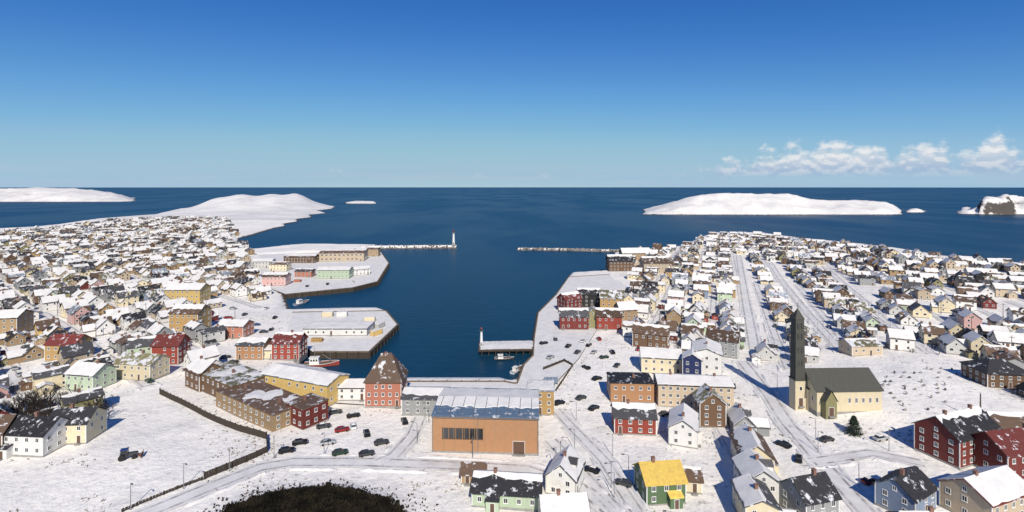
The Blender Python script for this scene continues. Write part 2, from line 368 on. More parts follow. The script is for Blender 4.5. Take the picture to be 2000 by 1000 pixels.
# far islands and mainland: snow hills standing in the sea
def fbm(x, y, s, o=4): return mnoise.fractal(Vector((x * s, y * s, 5.1)), 1.0, 2.0, o)
def island(name, prof, d0, depth, cell, rough=4., cliff=None, face=None):
    """prof: list of (photo column, crest height m); front shore at distance d0; depth in metres."""
    bs = [(p - 1000) / F for p, _ in prof]; hs = [h for _, h in prof]; xs = [b * q for b in (bs[0], bs[-1]) for q in (d0, d0 + depth)]
    def fn(X, Y):
        h = np.interp(X / Y, bs, hs, left=-6, right=-6); v = (Y - d0) / depth
        edge = np.interp(v, [-.12, 0, .10, .38, .62, 1.0, 1.15], [-.3, .0, .42, 1., .9, 0., -.3])
        if face:
            e2 = np.interp(v, [-.12, .0, .05, .16, .4, .62, 1.0, 1.15], [-.3, .02, .80, .95, 1., .9, 0., -.3]); fx = [(p - 1000) / F for p in face]
            w_ = ss(fx[0], fx[1], X / Y) * ss(fx[3], fx[2], X / Y); edge = edge * (1 - w_) + e2 * w_
        n = np.vectorize(lambda a, b: fbm(a, b, .006))(X, Y); n2 = np.vectorize(lambda a, b: fbm(a, b, .03, 3))(X, Y)
        z = h * edge * (1 + .1 * n) + rough * 1.8 * n2 * np.clip(edge * 4, 0, 1) * np.clip((1.15 - edge) * 3, .25, 1)
        if cliff is not None: z = z + cliff(X, Y)
        return np.where((h < -5), -6, z - .6)
    return struct(grid_land(name, min(xs) - cell, max(xs) + cell, d0 - depth * .15, d0 + depth * 1.15, cell, fn, ISLE, -4))
island('island', [(1252, -5), (1266, 8), (1290, 20), (1320, 36), (1345, 48), (1375, 55), (1410, 57), (1540, 57), (1560, 50), (1578, 40), (1600, 37), (1700, 36), (1732, 30), (1750, 14), (1766, -5)], 1420, 380, 14)
island('island', [(1866, -5), (1880, 6), (1905, 14), (1918, 40), (1935, 50), (1960, 52), (2000, 46), (2060, 40), (2150, 36), (2240, 22), (2300, -5)], 1440, 200, 7, 9., face=(1908, 1918, 1964, 1984))
island('island', [(1768, -4), (1776, 9), (1790, 13), (1800, 8), (1810, -4)], 1540, 90, 7, 3.)
island('island', [(672, -4), (684, 8), (705, 12), (728, 10), (738, -4)], 2350, 220, 14, 3.)
island('island', [(-420, 40), (-200, 60), (-60, 66), (0, 66), (60, 70), (120, 70), (170, 62), (215, 46), (246, 22), (262, -5)], 2650, 900, 30, 8.)

# ------------------------------------------------------------------ quays, breakwaters, pier
PILE = None
def quay(poly, label, water_edges):
    m = MB(); m.prism(poly, -5, QZ - .004, 0, 1)
    q = struct(obj('quay', m, [TIMBER, QSNOW])); n = len(poly)
    global PILE
    if PILE is None: PILE = MB().tube((0, 0, -4), (0, 0, QZ + .35), .28, .25, 7).mesh('pile')
    for i in water_edges:
        a = Vector(poly[i]); b = Vector(poly[(i + 1) % n]); L = (b - a).length; d = (b - a) / L
        area = sum(poly[k][0] * poly[(k + 1) % n][1] - poly[(k + 1) % n][0] * poly[k][1] for k in range(n))
        nrm = Vector((d.y, -d.x)) * (1 if area > 0 else -1)
        c = a - nrm * .35; e = b - nrm * .35; w = nrm * .3
        kb = MB().prism([tuple(c - w), tuple(e - w), tuple(e + w), tuple(c + w)], QZ, QZ + .38)
        obj('edge_beam', kb, WOOD, q)
        k = max(1, int(L / 5))
        for j in range(k + 1):
            p = a + d * (L * j / k) + nrm * .3
            obj('pile', PILE, TIMBER, q, (p.x, p.y, 0), rnd.random())
    return q
quay(QUAYS[0], '', [1, 2, 3, 4]); quay(QUAYS[1], '', [0, 1, 2, 3]); quay(QUAYS[2], '', [0, 1, 2, 3, 4]); quay(QUAYS[3], '', [0, 1, 2, 3, 4, 5, 6])

def breakwater(pts, label, w=7., top=4.2):
    root = empty('breakwater', (*pts[0], 0)); o0 = Vector((*pts[0], 0)); m = MB(); n = 0; rows = []
    L = sum((Vector(pts[i + 1]) - Vector(pts[i])).length for i in range(len(pts) - 1))
    for i in range(len(pts) - 1):
        a = Vector(pts[i]); b = Vector(pts[i + 1]); s = max(2, int((b - a).length / 3))
        for k in range(s + (i == len(pts) - 2)):
            p = a.lerp(b, k / s); d = (b - a).normalized(); nn = Vector((-d.y, d.x)); row = []
            for off, z in ((-1.7, -3), (-.95, 1.2), (-.5, top), (.5, top), (.95, 1.2), (1.7, -3)):
                j = .8 if abs(off) > .6 else .15
                q = p + nn * (off * w * .5 + rnd.uniform(-j, j)) + d * rnd.uniform(-j, j)
                row.append((q.x - o0.x, q.y - o0.y, z + rnd.uniform(-j, j) * .8))
            rows.append(row)
    for r in rows: m.v += r
    for i in range(len(rows) - 1):
        for k in range(5): m.f.append((i * 6 + k, i * 6 + k + 1, i * 6 + 7 + k, i * 6 + 6 + k)[::-1]); m.m.append(1 if k in (1, 2) or (k == 3 and rnd.random() < .5) else 0)
    core = obj('core', m, [BWROCK, QSNOW], root)
    bm = MB()                                                    # armour blocks tipped on the slopes
    for i in range(int(L * 2.2)):
        r = rows[rnd.randrange(len(rows))]; k = rnd.choice((0, 1, 3, 4)); a, b = Vector(r[k]), Vector(r[k + 1]); p = a.lerp(b, rnd.random()); p.z = max(p.z, -.5)
        p += Vector((rnd.uniform(-1.5, 1.5), rnd.uniform(-1.5, 1.5), 0)); s = rnd.uniform(.5, 1.25); vs = []
        ax = Vector((rnd.uniform(-1, 1), rnd.uniform(-1, 1), rnd.uniform(-1, 1))).normalized()
        from mathutils import Matrix
        rot = Matrix.Rotation(rnd.uniform(0, 6), 3, ax)
        for dx, dy, dz in ((-1, -1, -1), (1, -1, -1), (1, 1, -1), (-1, 1, -1), (-1, -1, 1), (1, -1, 1), (1, 1, 1), (-1, 1, 1)):
            vs.append(p + rot @ Vector((dx * s * rnd.uniform(.6, 1), dy * s * rnd.uniform(.6, 1), dz * s * rnd.uniform(.5, .8))))
        bm.add(vs, [(3, 2, 1, 0), (4, 5, 6, 7), (0, 1, 5, 4), (1, 2, 6, 5), (2, 3, 7, 6), (3, 0, 4, 7)])
    stuff(obj('armour_rock', bm, BWROCK, root))
    tag(root, label, 'breakwater'); return root
bwA = [P0(700, 487), P0(735, 485), P0(800, 484.5), P0(892, 484)]; bwB = [P0(1215, 492), P0(1120, 489.5), P0(1012, 488)]
breakwater(bwA, 'rubble breakwater with a snowy crest carrying the harbour light tower', 7, 3.4)
breakwater(bwB, 'rubble breakwater without a tower reaching out from the brown wharf sheds', 6, 2.4)

def light_tower(x, y, z, h, name, label):
    r = empty(name, (x, y, z)); k = h / 18
    obj('base', MB().tube((0, 0, -.5), (0, 0, 1.2 * k), 2.4 * k, 2.2 * k, 14), CONC, r)
    t = obj('shaft', MB().tube((0, 0, 1.2 * k), (0, 0, 13.5 * k), 1.45 * k, 1.0 * k, 14), TRIM, r)
    g = MB().tube((0, 0, 13.5 * k), (0, 0, 13.9 * k), 1.7 * k, 1.7 * k, 14)
    for i in range(10): a = i * .628; g.tube((1.6 * k * math.cos(a), 1.6 * k * math.sin(a), 13.9 * k), (1.6 * k * math.cos(a), 1.6 * k * math.sin(a), 14.8 * k), .06 * k, n=4)
    obj('gallery', g, METAL, r)
    obj('lantern', MB().tube((0, 0, 13.9 * k), (0, 0, 16 * k), .8 * k, .8 * k, 10), GLASS, r)
    obj('cap', MB().tube((0, 0, 16 * k), (0, 0, 17.4 * k), 1.05 * k, .08 * k, 12), WALL['red'], r)
    obj('door', MB().box(-.45 * k, .45 * k, -1.55 * k, -1.3 * k, 1.2 * k, 3.2 * k), DOOR, r)
    tag(r, label, 'light tower'); return r
lx, ly = P0(886, 484.3); light_tower(lx, ly, 3.3, 21, 'light_tower', 'slim white light tower at the tip of the breakwater')

def build_pier():
    a = Vector(P0(1046, 672, 3)); b = Vector(P0(934, 674, 3)); r = empty('pier', (a.x, a.y, 0)); d = (b - a); L = d.length; d /= L; n = Vector((-d.y, d.x)); ang = math.atan2(d.y, d.x); r.rotation_euler.z = ang
    w = 6.6
    for i in range(int(L / 1.0)): obj('plank', MB().box(i * 1.0, i * 1.0 + .93, -w, w, 2.6, 2.8) if i == 0 else plank0, WOOD, r, (i * 1.0, 0, rnd.uniform(-.03, .03))) if i else globals().__setitem__('plank0', obj('plank', MB().box(0, .93, -w, w, 2.6, 2.8), WOOD, r).data)
    sn = MB(); k = 26; pr = []
    for i in range(k + 1):
        x = L * i / k * .96; pr += [(x, -w + rnd.uniform(.1, .7), 2.86), (x, 0, 3.2 + rnd.uniform(-.1, .1)), (x, w - rnd.uniform(.1, .7), 2.86)]
    sn.v = pr
    for i in range(k): sn.f += [(3 * i, 3 * i + 3, 3 * i + 4, 3 * i + 1), (3 * i + 1, 3 * i + 4, 3 * i + 5, 3 * i + 2)]; sn.m += [0, 0]
    obj('snow', sn, QSNOW, r)
    for i in range(int(L / 3.2) + 1):
        for s in (-1, 1): obj('pile', PILE, TIMBER, r, (min(L - .3, i * 3.2), s * (w - .25), -.6))
    obj('side_beam', MB().box(0, L, -w - .12, -w + .2, 1.9, 2.58), TIMBER, r); obj('side_beam', MB().box(0, L, w - .2, w + .12, 1.9, 2.58), TIMBER, r)
    tag(r, 'short timber pier on dark piles under patchy snow', 'pier')
    p = a + d * (L - 1.5); light_tower(p.x, p.y, 2.8, 9, 'light_tower', 'small white beacon at the end of the timber pier')
build_pier()

# ------------------------------------------------------------------ buildings
MC = {}
def cached(key, fn):
    if key not in MC: MC[key] = fn()
    return MC[key]
def win_frame(w, h):
    def f():
        m = MB(); t = .11; y0, y1 = -.07, .02
        m.box(-w / 2, w / 2, y0, y1, 0, t); m.box(-w / 2, w / 2, y0, y1, h - t, h); m.box(-w / 2, -w / 2 + t, y0, y1, t, h - t); m.box(w / 2 - t, w / 2, y0, y1, t, h - t)
        m.box(-.035, .035, y0 + .01, y1, t, h - t); m.box(-w / 2 - .06, w / 2 + .06, -.13, .02, -.07, 0); return m.mesh('window')
    return cached(('wf', round(w, 2), round(h, 2)), f)
def win_pane(w, h): return cached(('wp', round(w, 2), round(h, 2)), lambda: MB().box(-w / 2 + .1, w / 2 - .1, -.035, .02, .1, h - .1).mesh('pane'))
def win_joint(w, h):
    def f():
        m = MB(); m.box(-w / 2, w / 2, -.05, .02, 0, h, 0); m.box(-w / 2 + .13, w / 2 - .13, -.075, -.045, .13, h - .13, 1); return m.mesh('window')
    return cached(('wj', round(w, 2), round(h, 2)), f)
def door_mesh(w, h):
    def f():
        m = MB(); m.box(-w / 2, w / 2, -.06, .02, 0, h, 0); m.box(-w / 2 - .1, -w / 2, -.09, .02, 0, h + .1, 1); m.box(w / 2, w / 2 + .1, -.09, .02, 0, h + .1, 1)
        m.box(-w / 2 - .1, w / 2 + .1, -.09, .02, h + .1, h + .2, 1); m.box(-w / 2 - .2, w / 2 + .2, -.9, .02, -.35, -.02, 2); return m.mesh('door')
    return cached(('d', round(w, 2), round(h, 2)), f)

class Proto:
    """Geometry of one building kind in local metres: ridge along x, front towards -y."""
    def __init__(s, L, W, hw, roof='gable', pitch=36, cover='full', sh=2.7, porch=False, dormer=False, chim=1, win=(1.05, 1.25), cols=None, seed=0, oh=.45, doors=1, base=.45, thick=None, gdoor=None, wing=False, skip=.06):
        r = random.Random(seed * 31 + 5); s.L, s.W, s.hw, s.roof, s.cover = L, W, hw, roof, cover; s.parts = []; s.wins = []; s.doors = []
        rise = (W / 2) * math.tan(R(pitch)) if roof in ('gable', 'hip') else .0
        s.top = hw + rise + .3
        s.parts.append(('foundation', 'base', MB().box(-L / 2 - .06, L / 2 + .06, -W / 2 - .06, W / 2 + .06, -1.6, base), None))
        m = MB()
        if roof == 'gable':
            pr = [(-W / 2, base), (-W / 2, hw), (0, hw + rise), (W / 2, hw), (W / 2, base)]
            m.add([(-L / 2, y, z) for y, z in pr] + [(L / 2, y, z) for y, z in pr], [(0, 1, 2, 3, 4), (9, 8, 7, 6, 5), (0, 5, 6, 1), (3, 8, 9, 4)])
        else: m.box(-L / 2, L / 2, -W / 2, W / 2, base, hw)
        s.parts.append(('wall', 'wall', m, None))
        if roof != 'flat' and L < 20:
            for sx in (-1, 1):
                for sy in (-1, 1):
                    cx, cy = sx * L / 2, sy * W / 2; t = MB(); t.box(min(cx - .16 * sx, cx + .04 * sx), max(cx - .16 * sx, cx + .04 * sx), min(cy - .16 * sy, cy + .04 * sy), max(cy - .16 * sy, cy + .04 * sy), base + .01, hw - .02); s.parts.append(('corner_board', 'trim', t, None))
        ro = MB(); th = .24; tp = math.tan(R(pitch))
        if roof == 'gable':
            e = W / 2 + oh; ze = hw - oh * tp; zr = hw + rise
            ro.extrude_x([(-e, ze), (-e, ze + th), (0, zr + th), (e, ze + th), (e, ze), (0, zr + .005)], -L / 2 - oh, L / 2 + oh)
            surf = lambda y: zr + th - abs(y) * tp
        elif roof == 'hip':
            e = W / 2 + oh; l = L / 2 + oh; ze = hw - .02; rl = max(.3, l - e * .9); zr = ze + th + e * tp
            v = [(-l, -e, ze), (l, -e, ze), (l, e, ze), (-l, e, ze), (-l, -e, ze + th), (l, -e, ze + th), (l, e, ze + th), (-l, e, ze + th), (-rl, 0, zr), (rl, 0, zr)]
            ro.add(v, [(3, 2, 1, 0), (0, 1, 5, 4), (1, 2, 6, 5), (2, 3, 7, 6), (3, 0, 4, 7), (4, 5, 9, 8), (5, 6, 9), (6, 7, 8, 9), (7, 4, 8)]); surf = lambda y: zr - abs(y) * tp; s.top = zr
        else:
            ro.box(-L / 2 - oh * .4, L / 2 + oh * .4, -W / 2 - oh * .4, W / 2 + oh * .4, hw, hw + .35); s.top = hw + .35; surf = lambda y: hw + .35
        ir = len(s.parts); s.parts.append(('roof', 'roof', ro, None))
        def blanket(xa, xb, y_in, y_out, taper=0., jag=.5, t=.17):
            k = max(5, int((xb - xa) / 1.6)); mb = MB(); sg = 1 if y_out > 0 else -1
            if t and thick: t = thick
            for i in range(k + 1):
                f = i / k; x = xa + (xb - xa) * f; yo = y_out - sg * abs(r.gauss(0, jag)) ; yo = sg * max(abs(yo), abs(y_in) + .4)
                xi = xa + taper + (xb - xa - 2 * taper) * f; j1 = r.uniform(.75, 1.25)
                mb.v += [(xi, y_in, surf(y_in) + t * j1), (x + r.uniform(-.1, .1), yo - sg * .12, surf(yo) + t * j1 * .9), (x, yo, surf(yo) - .004)]
            for i in range(k):
                a, b = 3 * i, 3 * i + 3; fs = [(a, a + 1, b + 1, b), (a + 1, a + 2, b + 2, b + 1)]
                mb.f += fs if sg < 0 else [f_[::-1] for f_ in fs]; mb.m += [0, 0]
            a, b = 0, 3 * k
            mb.v += [(mb.v[0][0], y_in, surf(y_in) - .004), (mb.v[b][0], y_in, surf(y_in) - .004)]; n_ = len(mb.v)
            mb.f += [(0, n_ - 2, 2, 1), (b, b + 1, b + 2, n_ - 1)]; mb.m += [0, 0]; return mb
        if cover != 'bare':
            lx = L / 2 + oh - .12; e = W / 2 + oh
            if roof == 'flat':
                mb = MB(); k = 7; ax = L / 2 + .02; ay = W / 2 + .02; z = hw + .35
                for i in range(k + 1):
                    for j in range(k + 1):
                        ed = i in (0, k) or j in (0, k); mb.v.append((-ax + 2 * ax * i / k, -ay + 2 * ay * j / k, z + (.02 if ed else r.uniform(.12, .3))))
                for i in range(k):
                    for j in range(k): mb.f.append((i * (k + 1) + j, (i + 1) * (k + 1) + j, (i + 1) * (k + 1) + j + 1, i * (k + 1) + j + 1)); mb.m.append(0)
                if cover == 'partial':
                    mb = MB()
                    for cxr in range(4 if L > 14 else 2):
                        n_ = 14; x0 = r.uniform(-.75, .75) * ax; y0 = r.uniform(-.7, .7) * ay; ra = r.uniform(.18, .4) * ax; rb = r.uniform(.3, .7) * ay; o_ = len(mb.v); mb.v.append((x0, y0, z + .2 + .02 * cxr))
                        for q_ in range(n_):
                            t_ = q_ * 2 * math.pi / n_; j_ = r.uniform(.65, 1.15); mb.v.append((max(-ax, min(ax, x0 + math.cos(t_) * ra * j_)), max(-ay, min(ay, y0 + math.sin(t_) * rb * j_)), z + .006 + .005 * cxr))
                        for q_ in range(n_): mb.f.append((o_, o_ + 1 + q_, o_ + 1 + (q_ + 1) % n_)); mb.m.append(0)
                s.parts.append(('snow', 'snow', mb, ir))
            else:
                tp_ = 0. if roof == 'gable' else e * .85
                for sg in (-1, 1):
                    fr = 1.0 if cover == 'full' else (r.uniform(.25, .75) if sg < 0 else .95)
                    if cover == 'strip': fr = .35 if sg < 0 else 1.
                    s.parts.append(('snow', 'snow', blanket(-lx + (0 if roof == 'gable' else e * (1 - fr)), lx - (0 if roof == 'gable' else e * (1 - fr)), 0., sg * (e * fr - .06), tp_ if fr > .9 else tp_ * fr, .12 if cover == 'full' else .6), ir))
        for c in range(chim):
            cx = r.uniform(-.3, .3) * L if chim == 1 else (-.3 + .6 * c) * L; z0 = (surf(.35)) - .5; zc = (hw + rise + 1.1 if roof != 'flat' else hw + 1.5)
            mb = MB().box(cx - .38, cx + .38, -.36, .36, z0, zc); mb.box(cx - .46, cx + .46, -.44, .44, zc, zc + .14); s.parts.append(('chimney', 'chim', mb, ir))
        if dormer and roof == 'gable':
            y0 = -W * .40; zb = surf(y0) - .2; dw = 1.3; mb = MB(); zt = zb + 1.5
            pr = [(-dw, zb), (dw, zb), (dw, zt), (0, zt + .9), (-dw, zt)]; yb = -.3
            mb.add([(x, y0, z) for x, z in pr] + [(x, yb, z) for x, z in pr], [(0, 1, 2, 3, 4), (1, 6, 7, 2), (4, 9, 5, 0)], 0)
            rv = [(-dw - .25, y0 - .3, zt - .1), (0, y0 - .3, zt + 1.02), (dw + .25, y0 - .3, zt - .1), (-dw - .25, yb, zt - .1), (0, yb, zt + 1.02), (dw + .25, yb, zt - .1)]
            mb.add(rv, [(0, 1, 4, 3), (1, 2, 5, 4)], 1); mb.box(-.5, .5, y0 - .05, y0 + .1, zb + .35, zb + 1.35, 2); s.parts.append(('dormer', 'dormer', mb, ir))
        px = None; wx = None; ww = 0
        if wing and roof == 'gable':                              # lower wing with its own ridge running towards -y
            ww = W * r.uniform(.55, .75); wl = r.uniform(2.6, 4.6); wx = r.choice((-1, 1)) * (L / 2 - ww / 2 - r.uniform(.1, .8)); wh = min(hw, r.choice((2.6, 2.9, hw))); rw = ww / 2 * tp; yf = -W / 2 - wl
            if wh + rw > hw + rise - .4: rw = hw + rise - .4 - wh
            tw = rw / (ww / 2); pr = [(-ww / 2, -.9), (-ww / 2, wh), (0, wh + rw), (ww / 2, wh), (ww / 2, -.9)]; yb = -.2
            mb = MB().add([(wx + a, yf, z) for a, z in pr] + [(wx + a, yb, z) for a, z in pr], [(0, 1, 2, 3, 4)[::-1], (0, 1, 6, 5), (3, 4, 9, 8)]); s.parts.append(('wing', 'wall', mb, None))
            def chev(o1, o2, t0, t1, y0, y1):
                e = ww / 2 + o1; q = [(-e, wh - o1 * tw + t0), (0, wh + rw + t0), (e, wh - o1 * tw + t0), (e, wh - o1 * tw + t1), (0, wh + rw + t1), (-e, wh - o1 * tw + t1)]
                return MB().add([(wx + a, y0, z) for a, z in q] + [(wx + a, y1, z) for a, z in q], [(0, 1, 4, 5)[::-1], (1, 2, 3, 4)[::-1], (5, 4, 10, 11)[::-1], (4, 3, 9, 10)[::-1], (0, 5, 11, 6)[::-1], (3, 2, 8, 9)[::-1], (0, 6, 7, 1)[::-1], (1, 7, 8, 2)[::-1]])
            s.parts.append(('wing_roof', 'roof', chev(.3, 0, .0, .2, yf - .3, yb), None)); iw = len(s.parts) - 1
            if cover != 'bare': s.parts.append(('snow', 'snow', chev(.18, 0, .204, .36, yf - .18, yb), iw))
            s.wins.append((wx, yf, .45 + .8, 0, *win))
            if wx > 0: porch = porch and False
            else: porch = False
        if porch:
            px = r.uniform(-.25, .25) * L; mb = MB(); pw, pd, ph = 1.5, 1.7, 2.6; y1 = -W / 2 + .02
            mb.add([(px - pw, y1 - pd, -.6), (px + pw, y1 - pd, -.6), (px + pw, y1, -.6), (px - pw, y1, -.6), (px - pw, y1 - pd, ph), (px + pw, y1 - pd, ph), (px + pw, y1, ph + .5), (px - pw, y1, ph + .5)], [(0, 1, 5, 4), (1, 2, 6, 5), (3, 0, 4, 7)])
            s.parts.append(('porch', 'wall', mb, None))
            q = MB().add([(px - pw - .2, y1 - pd - .25, ph), (px + pw + .2, y1 - pd - .25, ph), (px + pw + .2, y1, ph + .6), (px - pw - .2, y1, ph + .6), (px - pw - .2, y1 - pd - .25, ph + .25), (px + pw + .2, y1 - pd - .25, ph + .25), (px + pw + .2, y1, ph + .82), (px - pw - .2, y1, ph + .82)], [(4, 5, 6, 7), (0, 1, 5, 4), (1, 2, 6, 5), (3, 0, 4, 7)])
            s.parts.append(('porch_roof', 'snow' if cover == 'full' else 'roof', q, None)); s.doors.append((px, y1 - pd, .05, 0))
        # windows and doors face by face: rotation 0 = front (-y), pi/2 = +x, pi = back, -pi/2 = -x
        w, h = win; nst = max(1, int(round((hw - base) / sh))); sh_ = (hw - base) / nst
        for rot, ln, off in ((0, L, W / 2), (math.pi / 2, W, L / 2), (math.pi, L, W / 2), (-math.pi / 2, W, L / 2)):
            nc = max(1, int(ln / 3.0)) if cols is None else (cols[0] if rot in (0, math.pi) else cols[1])
            dcol = -1
            if not porch and doors and rot == 0: dcol = r.randrange(nc)
            for st in range(nst):
                for c in range(nc):
                    u = (-.5 + (c + .5) / nc) * ln * .96; z = base + st * sh_ + (sh_ - h) * .52
                    if st == 0 and c == dcol: s.doors.append((*s._at(u, off, rot), base, rot)); continue
                    if px is not None and rot == 0 and st == 0 and abs(u - px) < 2.1: continue
                    if r.random() < skip: continue
                    if wx is not None and rot == 0 and abs(u - wx) < ww / 2 + .6: continue
                    s.wins.append((*s._at(u, off, rot), z, rot, w, h))
            if roof == 'gable' and rot in (math.pi / 2, -math.pi / 2) and rise > 2.2: s.wins.append((*s._at(0, off, rot), hw + .25, rot, .9, 1.1))
        if gdoor:
            for (u, gw, gh) in gdoor: s.doors.append((u, -W / 2, base - .3, 0, gw, gh))
        s.meshes = [None] * len(s.parts)
    def _at(s, u, off, rot):
        c, n = math.cos(rot), math.sin(rot); return (u * c + off * n, u * n - off * c)

def build(p, name, x, y, rz, wall, roof='dark grey', detail=1, z=None, wallmat=None, basem=None, doorm=None):
    z = gz(x, y) if z is None else z
    root = empty(name, (x, y, z), rz); made = []; wm = wallmat or WALL[wall]; light = wall in ('white', 'cream', 'light grey')
    mats = {'base': basem or CONC, 'wall': wm, 'trim': TRIM if not light else (WALL['light grey'] if wall != 'cream' else TRIM), 'roof': ROOF[roof], 'snow': RSNOW, 'chim': BRICK, 'dormer': [wm, ROOF[roof], GLASS]}
    for i, (nm, role, mb, par) in enumerate(p.parts):
        if role == 'trim' and detail < 2: made.append(None); continue
        if p.meshes[i] is None: p.meshes[i] = mb.mesh(nm)
        made.append(obj(nm, p.meshes[i], mats[role], root if par is None else made[par]))
    cx, cy = -x, -y
    for (wx, wy, wz, rot, w, h) in p.wins:
        a = rz + rot - math.pi / 2; nx, ny = math.cos(a), math.sin(a); l = math.hypot(cx, cy)
        if (nx * cx + ny * cy) / l < -.22: continue
        if detail > 1:
            f = obj('window', win_frame(w, h), TRIM, root, (wx, wy, wz), rot); obj('pane', win_pane(w, h), GLASS, f)
        else: obj('window', win_joint(w, h), [TRIM, GLASS], root, (wx, wy, wz), rot)
    for d in p.doors:
        gw, gh = (d[4], d[5]) if len(d) > 4 else (.95, 2.05)
        obj('door', door_mesh(gw, gh), [doorm or DOOR, TRIM, CONC], root, d[:3], d[3])
    return root

TAKEN = []      # (x, y, radius) footprints already used
LAND = []       # landmarks for labels: (phrase, x, y)
def take(x, y, r): TAKEN.append((x, y, r))
def free(x, y, r): return all((x - a) ** 2 + (y - b) ** 2 > (r + c) ** 2 for a, b, c in TAKEN)
def place(px, py, L, W, hw, az, wall, rcol, label, cat='house', name='house', phrase=None, detail=2, **k):
    """Landmark building whose footprint centre stands at a ground pixel; az = bearing of the ridge clockwise from the view direction."""
    x, y, z = G(px, py); kk = {a: k.pop(a) for a in ('wallmat', 'basem', 'doorm') if a in k}
    p = Proto(L, W, hw, seed=int(px), **k); r = build(p, name, x, y, R(90 - az), wall, rcol, detail, z, **kk); tag(r, label, cat)
    n = max(1, int(round(L / max(4, W))))
    for i in range(n):
        u = (-.5 + (i + .5) / n) * L; take(x + u * math.sin(R(az)), y + u * math.cos(R(az)), max(W, L / n) * .56)
    if phrase: LAND.append((phrase, x, y))
    return r

# church: cream walls, dark slate roof, slim slate-clad tower
def church():
    x, y, z = G(1648, 800); rz = R(2); y += 4
    p = Proto(21.5, 13, 7.4, pitch=36, cover='bare', chim=0, win=(.95, 1.7), sh=8, cols=(9, 3), seed=3, oh=.5, doors=0)
    r = build(p, 'church', x, y, rz, 'cream', 'slate', 2, z); LAND.append(('the church', x, y))
    tx, ty = -13.0, .4; a = 1.85
    obj('tower_base', MB().box(tx - a, tx + a, ty - a, ty + a, -1.5, 8.6), WALL['cream'], r)
    b = 1.65; m = MB(); m.box(tx - a - .12, tx + a + .12, ty - a - .12, ty + a + .12, 8.6, 9.0)
    q = 1.42; m.add([(tx - b, ty - b, 9.0), (tx + b, ty - b, 9.0), (tx + b, ty + b, 9.0), (tx - b, ty + b, 9.0), (tx - q, ty - q, 29), (tx + q, ty - q, 29), (tx + q, ty + q, 29), (tx - q, ty + q, 29)], [(0, 1, 5, 4), (1, 2, 6, 5), (2, 3, 7, 6), (3, 0, 4, 7), (4, 5, 6, 7)])
    t = obj('tower', m, ROOF['slate'], r)
    sp = MB().add([(tx - q - .25, ty - q - .25, 29.004), (tx + q + .25, ty - q - .25, 29.004), (tx + q + .25, ty + q + .25, 29.004), (tx - q - .25, ty + q + .25, 29.004), (tx, ty, 32.5)], [(0, 1, 4), (1, 2, 4), (2, 3, 4), (3, 0, 4), (3, 2, 1, 0)])
    s = obj('spire', sp, ROOF['slate'], r)
    c = MB().box(tx - .07, tx + .07, ty - .07, ty + .07, 32.2, 34.2); c.box(tx - .6, tx + .6, ty - .06, ty + .06, 33.2, 33.36); obj('cross', c, METAL, s)
    for zz in (13.5, 18, 22.5, 26):
        for dx in (-.6, .6): obj('louvre', MB().box(tx + dx - .28, tx + dx + .28, ty - b - .06, ty - 1.5, zz, zz + 1.7), DARKTRIM, t)
    obj('tower_door', door_mesh(1.4, 2.6), [DOOR, TRIM, CONC], r, (tx, ty - a, .3))
    for zz in (5.4,): obj('window', win_joint(1.0, 1.4), [TRIM, GLASS], r, (tx, ty - a, zz))
    obj('link', MB().box(tx + a, -10.75, -2.5, 3.5, -1.2, 6.2), WALL['cream'], r); obj('link_roof', MB().box(tx + a - .1, -10.6, -2.8, 3.8, 6.2, 6.5), ROOF['slate'], r)
    g = MB(); pr = [(-9.4, -.8), (-5.8, -.8), (-5.8, 5.0), (-7.6, 8.0), (-9.4, 5.0)]
    g.add([(u, -8.9, v) for u, v in pr] + [(u, -5, v) for u, v in pr], [(0, 1, 2, 3, 4), (1, 6, 7, 2), (4, 9, 5, 0)]); po = obj('porch', g, WALL['olive'], r)
    gr = MB().add([(-9.8, -9.3, 4.6), (-7.6, -9.3, 8.3), (-5.4, -9.3, 4.6), (-9.8, -2.5, 4.6), (-7.6, -2.5, 8.3), (-5.4, -2.5, 4.6)], [(0, 1, 4, 3), (1, 2, 5, 4)]); obj('porch_roof', gr, ROOF['slate'], po)
    obj('porch_door', door_mesh(1.6, 2.5), [DOOR, TRIM, CONC], po, (-7.6, -8.9, .3))
    tag(r, 'cream church with dark slate roof and slim dark slate-clad tower', 'church')
    for u in (-15, -8, 0, 8): take(x + u, y, 8.5)
    return x, y, z
CHX, CHY, CHZ = church()

